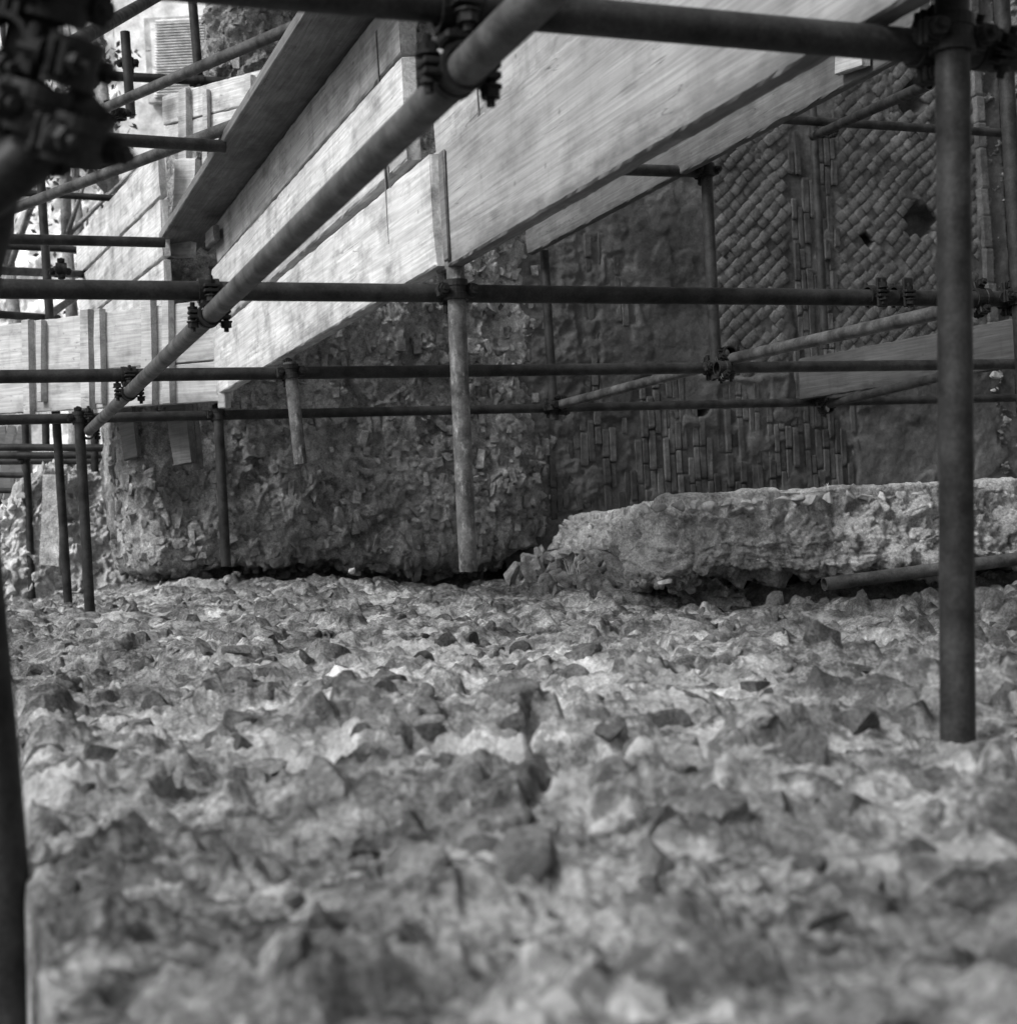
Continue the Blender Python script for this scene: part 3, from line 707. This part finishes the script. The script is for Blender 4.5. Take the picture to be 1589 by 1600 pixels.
# ------------------------------------------------------------------ scaffold tubes
TR = .02415
def tube(p0, p1, label, mat=M_steel, r=TR, group='steel scaffold tubes', name='scaffold_tube'):
    p0, p1 = Vector(p0), Vector(p1); d = p1-p0; L = d.length; q = d.to_track_quat('Z', 'Y').to_matrix().to_4x4()
    n = 28; V, Fc = [], []; sd = rnd.uniform(0, 50); bow = rnd.uniform(-.004, .004); seg = 8
    for i in range(seg+1):
        z = L*i/seg; o = bow*math.sin(math.pi*i/seg)
        for k in range(n): a = 2*math.pi*k/n; V.append((r*math.cos(a)+o, r*math.sin(a), z))
    for i in range(seg):
        for k in range(n): Fc.append((i*n+k, i*n+(k+1) % n, (i+1)*n+(k+1) % n, (i+1)*n+k))
    for (z, i0, sg) in ((0, 0, 1), (L, seg*n, -1)):       # open ends with a wall thickness
        b = len(V); ri = r*.85
        for k in range(n): a = 2*math.pi*k/n; V.append((ri*math.cos(a), ri*math.sin(a), z))
        for k in range(n): a = 2*math.pi*k/n; V.append((ri*math.cos(a), ri*math.sin(a), z+sg*min(.15, L*.4)))
        c = len(V); V.append((0, 0, z+sg*min(.15, L*.4)))
        for k in range(n):
            k2 = (k+1) % n
            f1, f2, f3 = (i0+k, b+k, b+k2, i0+k2), (b+k, b+n+k, b+n+k2, b+k2), (b+n+k, c, b+n+k2)
            if sg > 0: Fc += [f1, f2, f3]
            else: Fc += [f1[::-1], f2[::-1], f3[::-1]]
    me = bpy.data.meshes.new(name); me.from_pydata(V, [], Fc); me.update()
    for p in me.polygons: p.use_smooth = len(p.vertices) == 4
    try: me.set_sharp_from_angle(angle=math.radians(50))
    except Exception: pass
    o = link(name, me, mat); o.matrix_world = Matrix.Translation(p0) @ q
    return tag(o, label, 'tube', group)
Y1, Y2, Y3, Y4 = 1.70, 3.64, 5.42, 7.18          # the four frames; ledgers sit 5 cm behind the uprights
yl = .052
T = {}
def ledger(key, a, b, Y, label, mat=M_steel): T[key] = (onY(*a, Y), onY(*b, Y)); tube(*T[key], label, mat)
ledger('L1', (200, -37), (2300, 150), Y1+yl, 'nearest thick dark level tube crossing the top of the picture')
ledger('L2', (-30, 451), (2300, 475), Y2+yl, 'level tube passing just under the thick cut end of the brightest board')
ledger('L3', (-30, 589), (2300, 560), Y3+yl, 'level tube across the middle of the battened panel', M_steel)
ledger('L4', (-30, 657), (2300, 606), Y4+yl, 'level tube running along the bottom of the battened panel')
def post(key, a, b, Y, label, mat=M_steel): T[key] = (onY(*a, Y), onY(*b, Y)); tube(*T[key], label, mat)
post('V1', (1486, -120), (1496, 1175), Y1, 'thick near upright tube standing on the rubble at the right')
post('V2', (711, 405), (732, 893), Y2, 'mortar splashed upright tube hanging beside the thick cut board end', M_steelsp)
post('V3', (453, 566), (470, 725), Y3, 'short pale upright tube stub hanging below the second level tube', M_steelsp)
post('V4', (341, 640), (354, 885), Y4, 'dark upright tube in front of the rubble pier, left part')
post('V5', (850, 392), (866, 656), Y4, 'thin upright tube where the rubble pier meets the brick wall')
post('V6', (1103, 256), (1120, 592), Y3, 'upright tube before the smooth wall patch, under the dusty board')
post('V7', (1269, 168), (1289, 545), Y4, 'upright tube before the diamond set tuff blocks')
post('V8', (1563, -20), (1603, 660), Y2, 'upright tube at the right edge behind the thick near upright')
post('V9', (124, 648), (141, 955), Y4, 'upright tube on the rubble where the long sloping tube ends')
post('V10', (58, 180), (108, 955), 8.55, 'tall leaning tube rising from the rubble at the left to the upper tubes')
post('V11', (40, 660), (51, 935), 10.3, 'farthest thin upright tube at the left edge of the rubble')
post('V13', (130, 395), (131, 500), 11.0, 'short distant upright tube behind the three pale boards')
post('V14', (148, 665), (149, 737), 9.9, 'short distant upright tube crossing the two lower left tubes')
post('V14b', (166, 660), (168, 738), 9.9, 'short distant upright tube close to the pier corner')
post('V14c', (72, 655), (73, 704), 9.9, 'short distant upright tube stub at far left below the panel')
post('V15', (196, 50), (205, 179), 7.55, 'short upright tube with a free top end before the bright trees')
post('V16', (298, -40), (312, 132), 7.9, 'upright tube before the louvred window at the top')
def bar(key, a, da, b, db, label, mat=M_steel): T[key] = (atD(*a, da), atD(*b, db)); tube(*T[key], label, mat)
T['D0'] = (onZ(140, 673, .885), onX(860, -110, .633)); T['D0'] = (T['D0'][0], Vector((.631, 1.35, .885))); tube(*T['D0'], 'long sloping tube running overhead from far left to the top middle', M_steelgrey)
bar('U1', (60, 113), 7.7, (352, 128), 7.9, 'level upper tube with two couplers before the bright trees')
bar('U2', (-30, 205), 5.3, (352, 229), 5.7, 'dark upper level tube ending at the flat plank edge')
bar('U3', (30, 250), 8.7, (187, 260), 8.9, 'thin level tube tied to the tall leaning tube')
bar('U4', (-20, 298), 10.5, (182, 310), 10.7, 'faint distant level tube below the upper sloping tube')
bar('U5', (-20, 373), 6.7, (258, 379), 7.0, 'level tube crossing the three pale boards')
bar('U5b', (-20, 383), 10.3, (138, 391), 10.5, 'distant level tube just behind the tube crossing the pale boards')
bar('U6', (-20, 422), 8.0, (140, 429), 9.4, 'level tube above the left end of the battened panel')
bar('U7', (-20, 490), 8.8, (92, 498), 9.3, 'level tube just over the battened panel top at the left edge')
bar('U8', (78, 492), 9.0, (112, 468), 10.4, 'short slanting distant tube over the battened panel')
bar('D1', (20, 327), 7.0, (378, 191), 5.6, 'sloping upper tube ending on the flat plank', M_steelgrey)
bar('D2', (155, 173), 7.2, (490, 29), 5.6, 'sloping upper tube crossing before the ruined wall top', M_steelgrey)
bar('D3', (70, 92), 4.4, (260, -14), 6.6, 'sloping tube at the top left corner leaving the picture')
T['D4'] = (onX(1395, 158, 4.55), onY(1272, 214, Y4)); tube(atD(1452, 131, 5.9), atD(1270, 213, 8.25), 'sloping tube rising to the thick near upright before the tuff blocks')
bar('D5', (876, 632), 7.75, (1106, 572), 6.35, 'sloping tube between two uprights before the smooth wall patch', M_steelgrey)
bar('D6', (1146, 560), 6.1, (1485, 484), 4.7, 'pale topped sloping tube rising right over the shaded board', M_steelgrey)
bar('D7', (1296, 631), 8.3, (1500, 581), 6.9, 'dark sloping tube under the shaded board')
bar('D8', (950, 264), 6.0, (1106, 269), 6.2, 'short upper level tube from under the broad board to its upright')
bar('U9', (1215, 186), 8.0, (1600, 210), 8.6, 'upper level tube in front of the tuff blocks')
bar('B1', (-20, 699), 9.4, (187, 700), 9.4, 'upper of two close level tubes left of the pier')
bar('B2', (-20, 712), 9.7, (176, 711), 9.7, 'middle of the close level tubes left of the pier')
bar('B3', (-20, 721), 10.2, (182, 720), 10.2, 'lowest of the close level tubes left of the pier')
bar('B4', (-20, 872), 10.2, (56, 873), 10.1, 'low level tube before the far left masonry heap')
for i, (y_, x_) in enumerate([(742, 58), (766, 36), (783, 24)]):
    bar('B5%d' % i, (-30, y_), 12.6, (x_, y_+1), 12.6, ['topmost', 'middle', 'lowest'][i]+' of three thin tubes before the grey fence at far left')
pp = (onY(1287, 913, 4.48), onY(1640, 866, 4.40)); tube(*pp, 'mortar coated pipe with open end lying under the low ledge', M_steelgrey, name='steel_pipe', group='loose pipe')
# the near blurred leaning tube at the top left
N0 = (atD(92, -120, 1.25), atD(-62, 560, 1.32)); tube(*N0, 'very near blurred leaning tube at the top left corner', r=.0213)
tube(atD(-60, 330, 1.27), atD(157, 160, 1.28), 'short blurred tube end sticking out of the near coupler cluster')

tube(atD(-70, 500, 1.40), atD(40, 1760, 1.40), 'very near dark upright tube beyond the broken rubble edge at the lower left')
# ------------------------------------------------------------------ couplers
def sleeve_mesh():
    bm = bmesh.new(); n = 20; L = .052; ro, ri = .0315, .0248
    rings = []
    for (x, r) in ((-L/2, ri), (-L/2, ro), (-L*.18, ro), (-L*.15, ro-.002), (L*.15, ro-.002), (L*.18, ro), (L/2, ro), (L/2, ri)):
        rings.append([bm.verts.new((x, r*math.cos(2*math.pi*k/n), r*math.sin(2*math.pi*k/n))) for k in range(n)])
    for a, b in zip(rings, rings[1:]):
        for k in range(n): bm.faces.new((a[k], a[(k+1) % n], b[(k+1) % n], b[k]))
    for s in (-1, 1):                                   # the ears of the two halves
        for zz in (-.0065, .0065):
            v = bm_box(bm, Vector((0, s*.040, zz)), (.036, .024, .009)); bmesh.ops.bevel(bm, geom=[e for e in bm.edges if e.verts[0] in v and e.verts[1] in v], offset=.002, segments=1, affect='EDGES')
    bmesh.ops.recalc_face_normals(bm, faces=bm.faces[:]); return bm_mesh('sleeve', bm)
def bolt_mesh():
    bm = bmesh.new(); bmesh.ops.create_cone(bm, cap_ends=True, segments=10, radius1=.0062, radius2=.0062, depth=.074)
    bmesh.ops.create_cone(bm, cap_ends=True, segments=8, radius1=.013, radius2=.011, depth=.009, matrix=Matrix.Translation((0, 0, -.021))); return bm_mesh('bolt', bm)
def nut_mesh():
    bm = bmesh.new(); bmesh.ops.create_cone(bm, cap_ends=True, segments=6, radius1=.0135, radius2=.0135, depth=.013)
    bmesh.ops.create_cone(bm, cap_ends=True, segments=14, radius1=.016, radius2=.016, depth=.003, matrix=Matrix.Translation((0, 0, -.008))); return bm_mesh('nut', bm)
def base_mesh():
    bm = bmesh.new(); v = bm_box(bm, Vector((0, 0, 0)), (.046, .046, .014)); bmesh.ops.bevel(bm, geom=bm.edges[:], offset=.004, segments=1, affect='EDGES')
    bmesh.ops.create_cone(bm, cap_ends=True, segments=14, radius1=.016, radius2=.016, depth=.024); return bm_mesh('pivot_plate', bm)
CM = [sleeve_mesh(), bolt_mesh(), nut_mesh(), base_mesh()]
for m in CM: m.materials.append(M_iron)
def coupler(at, ax, bx, label, n=None, sep=.0275, twist=0., scale=1.0, single=False):
    """sleeves round tube a (on the +n side) and tube b (on the -n side)"""
    at, a, b = Vector(at), Vector(ax).normalized(), Vector(bx).normalized()
    nn = a.cross(b).normalized() if n is None else Vector(n).normalized()
    e = empty('coupler', at, label, 'coupler', 'scaffold couplers')
    for (t, s) in ((a, 1), (b, -1)) if not single else ((a, 0),):
        tn = (nn-t*nn.dot(t)).normalized(); ty = tn.cross(t)
        B = Matrix(((t.x, ty.x, tn.x, 0), (t.y, ty.y, tn.y, 0), (t.z, ty.z, tn.z, 0), (0, 0, 0, 1))) @ Matrix.Scale(scale, 4)
        O = Matrix.Translation(nn*sep*s)
        sl = bpy.data.objects.new('sleeve', CM[0]); COL.objects.link(sl); sl.parent = e; sl.matrix_local = O @ B
        for q in (-1, 1):
            bo = bpy.data.objects.new('bolt', CM[1]); COL.objects.link(bo); bo.parent = e
            flip = 1 if rnd.random() < .7 else -1
            bo.matrix_local = O @ B @ Matrix.Translation((0, q*.041, .006*flip)) @ (Matrix() if flip > 0 else Matrix.Rotation(math.pi, 4, 'X'))
            nu = bpy.data.objects.new('nut', CM[2]); COL.objects.link(nu); nu.parent = bo; nu.matrix_local = Matrix.Translation((0, 0, .02))
    if not single:
        bp = bpy.data.objects.new('pivot_plate', CM[3]); COL.objects.link(bp); bp.parent = e
        ty = nn.cross(a); bp.matrix_local = Matrix(((a.x, ty.x, nn.x, 0), (a.y, ty.y, nn.y, 0), (a.z, ty.z, nn.z, 0), (0, 0, 0, 1)))
    return e
def near_pts(k1, k2):
    p1, q1 = (T[k1] if isinstance(k1, str) else k1); p2, q2 = (T[k2] if isinstance(k2, str) else k2)
    d1, d2 = (q1-p1), (q2-p2); r = p1-p2; a, e, f = d1.dot(d1), d2.dot(d2), d2.dot(r); c = d1.dot(r); b = d1.dot(d2); den = a*e-b*b
    s = (b*f-c*e)/den if abs(den) > 1e-9 else 0; s = min(1, max(0, s)); t = min(1, max(0, (b*s+f)/e)); s = min(1, max(0, (b*t-c)/a))
    return p1+d1*s, p2+d2*t, d1.normalized(), d2.normalized()
def couple(k1, k2, label):
    a, b, d1, d2 = near_pts(k1, k2); n = a-b; n = n-d1*n.dot(d1)
    if n.length < .004: n = d1.cross(d2)
    if n.dot(a-b) < 0: n = -n
    n = n.normalized(); return coupler((a+b)/2, d1, d2, label, n, sep=max(.02, min(.04, (a-b).length/2)))
couple('V1', 'L1', 'blurred coupler at the head of the thick near upright')
couple('D0', 'L1', 'large blurred coupler at the top middle joining the sloping tube to the nearest level tube')
couple('D0', 'L2', 'coupler on the sloping tube in front of the battened panel top')
couple('D0', 'L3', 'coupler on the sloping tube in front of the battened panel middle')
couple('D0', 'L4', 'coupler holding the low end of the long sloping tube')
couple('V9', 'L4', 'coupler at the head of the upright under the sloping tube end')
couple('V2', 'L2', 'coupler at the head of the mortar splashed tube')
couple('V3', 'L3', 'coupler at the head of the short hanging stub')
couple('V4', 'L4', 'coupler at the head of the dark tube before the pier')
couple('V6', 'L3', 'coupler at the foot of the upright before the smooth wall patch')
couple('V6', 'D8', 'coupler under the dusty board on the upright of the smooth patch')
couple('D6', 'L3', 'coupler at the low end of the pale topped sloping tube')
couple('V5', 'L4', 'coupler on the tube where pier and brick wall meet')
couple('D5', 'V5', 'coupler at the low end of the sloping tube before the wall patch')
couple('D7', 'L4', 'coupler at the low end of the dark sloping tube under the shaded board')
couple('V7', 'U9', 'coupler on the upright before the tuff blocks')
couple('V8', 'L2', 'coupler with pale mortar on the right edge upright')
couple('V15', 'U1', 'coupler joining the free ended short tube to the upper level tube')
couple('V15', 'D2', 'coupler joining the free ended short tube to the sloping tube')
couple('V16', 'U1', 'coupler at the foot of the upright before the louvred window')
couple('V10', 'U3', 'coupler on the tall leaning tube below the top left cluster')
couple('V10', 'U5', 'coupler at the left end of the tube crossing the pale boards')
couple('V11', 'B2', 'coupler on the farthest thin upright, upper one')
couple('V11', 'B4', 'coupler on the farthest thin upright, lower one')
d = (T['L2'][1]-T['L2'][0]).normalized()
coupler(onY(147, 118, 7.55), T['U1'][1]-T['U1'][0], (0, 0, 1), 'loose coupler on the upper level tube left of the short upright', single=True, n=(0, -1, .2))
coupler(onZ(130, 120, 3.0) if False else atD(1128, 575, 6.05), d, (0, 0, 1), 'extra coupler beside the foot of the smooth patch upright', single=True, n=(0, -1, .5))
for px, lab in ((1366, 'left one of two plate couplers on the level tube before the tuff blocks'), (1407, 'right one of two plate couplers on the level tube before the tuff blocks')):
    c = onY(px, 462, Y2+yl); e = coupler(c, d, (0, 0, 1), lab, n=(0, 0, 1), single=True)
    bm = bmesh.new(); v = bm_box(bm, Vector((0, -.036, .004)), (.036, .009, .088)); bmesh.ops.bevel(bm, geom=bm.edges[:], offset=.003, segments=1, affect='EDGES'); link('plate', bm_mesh('plate', bm), M_iron, e)
c = onY(1531, 466, Y2+yl); coupler(c, d, (0, 0, 1), 'coupler with a round nut between the thick near upright and right edge', n=(0, -1, .3), single=True)
ndir = (N0[1]-N0[0]).normalized()
for (px, py, D, tx, lab) in [(75, -10, 1.25, (1, .3, .2), 'topmost of the near blurred couplers in the top left corner'), (62, 82, 1.25, (.4, 1, .2), 'second near blurred coupler from the top in the left corner'), (38, 165, 1.25, (1, .2, .5), 'third near blurred coupler from the top in the left corner'), (82, 208, 1.25, (.9, .4, .7), 'lowest near blurred coupler, hanging right of the leaning tube')]:
    coupler(atD(px, py, D), ndir, tx, lab, scale=.8)
coupler(onY(1545, 78, Y1+yl), T['L1'][1]-T['L1'][0], (0, .3, 1), single=True, n=(0, -.6, 1), label= 'blurred coupler right of the thick near upright head')

# ------------------------------------------------------------------ litter and weeds
def blades(bm, at, n, h, spread):
    for _ in range(n):
        a = rnd.uniform(0, 6.28); l = h*rnd.uniform(.5, 1); b = Vector(at)+Vector((rnd.uniform(-1, 1), rnd.uniform(-1, 1), 0))*spread
        dx = Vector((math.cos(a), math.sin(a), 0)); w = dx.cross(Vector((0, 0, 1)))*.0018
        m = b+dx*l*.2+Vector((0, 0, l*.6)); t = b+dx*l*.55+Vector((0, 0, l*.85))
        v = [bm.verts.new(q) for q in (b-w, b+w, m+w*.8, m-w*.8, t)]
        bm.faces.new(v[:4]); bm.faces.new((v[3], v[2], v[4]))
for (px, py, Y, lab, n_, h_) in [(897, 893, 5.0, 'small dry weed tuft at the left foot of the low ledge', 26, .09), (1290, 760, 4.6, 'tiny white dry sprig on the ledge top edge', 7, .03)]:
    bm = bmesh.new(); blades(bm, (0, 0, 0), n_, h_, h_*.3); o = link('dry_weed', bm_mesh('dry_weed', bm), M_straw); p = onY(px, py, Y); o.location = (p.x, p.y, p.z-.01); tag(o, lab, 'weed', 'dry weeds in the rubble')
for k, (px, py, D, lab, rr) in enumerate([(1557, 588, 7.6, 'crumpled pale paper scrap at the right edge behind the uprights', .04), (1572, 655, 7.6, 'pale broken stone below the paper scrap at the right edge', .03), (1550, 610, 7.7, 'pale splinter beside the paper scrap at the right edge', .018), (550, 893, 7.2, 'small pale crumbled lump in the dark slot under the pier', .03), (1040, 909, 4.85, 'pale flat stone in the dark slot under the ledge', .03)]):
    v, f = rock(300+k, 3, 14, .4, .8, .12); o = link('paper_scrap' if k == 0 else 'loose_stone', mesh_np('loose', v*np.array([1.2, .6, .7 if k != 4 else .35])*rr, f), M_ledgestone); o.location = atD(px, py, D); tag(o, lab, 'paper' if k == 0 else 'stone')

# ------------------------------------------------------------------ background: house with shutter, fence, trees
house = empty('white_house', (1.5, 22, 0), 'bright white house with a closed louvred shutter beyond the trees', 'house')
def hbox(name, px0, py0, px1, py1, D, depth, mat, parent, bev=.01):
    a, b = atD(px0, py1, D), atD(px1, py0, D); ex = (r0).normalized(); L = (b-a).dot(r0); hgt = (b-a).z
    bm = bmesh.new(); bm_box(bm, Vector((L/2, depth/2, hgt/2)), (abs(L), depth, abs(hgt))); o = link(name, bm_mesh(name, bm), mat, parent)
    M = Matrix.Translation(a-parent.location) @ Matrix.Rotation(-TH, 4, 'Z'); o.matrix_local = M; return o
HD = 21.0
hbox('wall', 222, -260, 520, 880, HD, 3, M_far, house)
wf = hbox('window_frame', 232, 22, 330, 160, HD-.06, .12, M_frame, house)
sh = hbox('shutter', 241, 30, 322, 152, HD-.09, .06, M_louvre, house)
y_ = 32
lo = onX(241, 31, 1) if False else None
first = None
for i in range(27):
    yy = 33+i*4.4; a, b = atD(243, yy, HD-.11), atD(320, yy-.0, HD-.11)
    if first is None:
        bm = bmesh.new(); bm_box(bm, Vector(((b-a).length/2, 0, 0)), ((b-a).length, .05, .012), Matrix.Rotation(.6, 3, 'X')); first = bm_mesh('slat', bm); first.materials.append(M_louvre)
    o = bpy.data.objects.new('slat', first); COL.objects.link(o); o.parent = house; o.matrix_local = Matrix.Translation(Vector((a.x, a.y, a.z))-house.location) @ Matrix.Rotation(-TH, 4, 'Z')
house2 = empty('white_house', (-2, 34, 0), 'distant pale house with dark windows seen between left tubes', 'house')
hbox('wall', -700, 180, 150, 880, 33, 4, M_far, house2)
hbox('roof', -720, 172, 158, 182, 32.8, 4.5, M_frame, house2)
for px in (-20, 40, 98):
    for py in (225, 315, 405):
        w_ = hbox('window', px, py, px+20, py+48, 32.95, .2, M_frame, house2); hbox('pane', px+3, py+3, px+17, py+45, 32.9, .1, M_glass, house2)
ruin = empty('sunlit_ruin', (-1, 26, 0), 'bright mottled sunlit ruin wall behind the tall tubes at the upper left', 'ruined wall')
p0_, p1_ = atD(-500, 800, 27), atD(236, 800, 26)
SV, SF = sweep([(p0_.x, p0_.y), (p1_.x, p1_.y)], [(0, -.25), (0, 7), (-.2, 12.5)], 260, 320, lambda V, N: V+N*(.5*fbm(V, .6, 4)+.12*fbm(V+4, 2.5, 3, .5, True))[:, None])
link('core', mesh_np('ruin_core', SV-np.array(ruin.location), SF), M_ruin, ruin)
fence = empty('board_fence', atD(-60, 815, 13), 'grey fence of upright boards at the far left edge', 'fence')
for i in range(9):
    a = atD(-62+i*12.2, 812+rnd.uniform(-3, 3), 13.2); b = atD(-51+i*12.2, 812, 13.2)
    board('fence_board', a, b, .85+rnd.uniform(-.03, .03), .02, (-.35, -1, 0), M_wooddk, fence, up=(0, 0, 1), seg=3)
def tree(px, D, h, lab, crown_c, crown_r, n, tr=.1, lean=0.):
    base = atD(px, 872, D); base.z = -.25; e = empty('tree', base, lab, 'tree', 'trees beyond the scaffold')
    bm = bmesh.new()
    def limb(p, q, r1, r2):
        d = q-p; M = Matrix.Translation((p+q)/2) @ d.to_track_quat('Z', 'Y').to_matrix().to_4x4(); bmesh.ops.create_cone(bm, cap_ends=True, segments=10, radius1=r1, radius2=r2, depth=d.length*1.02, matrix=M)
    p = Vector((0, 0, 0)); r = tr
    for i in range(5):
        q = p+Vector((lean*h/5+rnd.uniform(-.06, .06)*h/5, rnd.uniform(-.06, .06)*h/5, h/5)); limb(p, q, r, r*.86); r *= .86; p = q
        if i > 1:
            for _ in range(2):
                a = rnd.uniform(0, 6.28); limb(q, q+Vector((math.cos(a)*h*.14, math.sin(a)*h*.14, h*.12)), r*.5, r*.18)
    link('trunk', bm_mesh('trunk', bm, True), M_bark, e)
    V, Fc = [], []
    cl = [Vector((rnd.gauss(0, .45), rnd.gauss(0, .45), rnd.gauss(0, .4)))*crown_r for _ in range(26)]
    for _ in range(n):
        c = rnd.choice(cl)+Vector((rnd.gauss(0, 1), rnd.gauss(0, 1), rnd.gauss(0, 1)))*crown_r*.13+Vector((lean*h*.8, 0, crown_c))
        a = Vector((rnd.gauss(0, 1), rnd.gauss(0, 1), rnd.gauss(0, 1))).normalized()*.05; b = a.cross(Vector((rnd.gauss(0, 1), rnd.gauss(0, 1), rnd.gauss(0, 1)))).normalized()*.028
        k = len(V); V += [c-a, c+b, c+a, c-b]; Fc.append((k, k+1, k+2, k+3))
    me = bpy.data.meshes.new('crown'); me.from_pydata(V, [], Fc); link('crown', me, M_leaf, e)
tree(128, 15.5, 6.5, 'slim tree with bare trunk behind the upper left tubes', 5.1, 1.0, 260, .09, .01)
tree(205, 17.5, 8, 'leafy tree just left of the louvred window', 6.4, .45, 160, .16, .0)
tree(45, 18.5, 7, 'tree behind the near blurred tube at the left edge', 5.4, 1.5, 420, .12)
tree(160, 20, 7, 'tall tree between the slim tree and the louvred window', 4.2, .6, 160, .1)
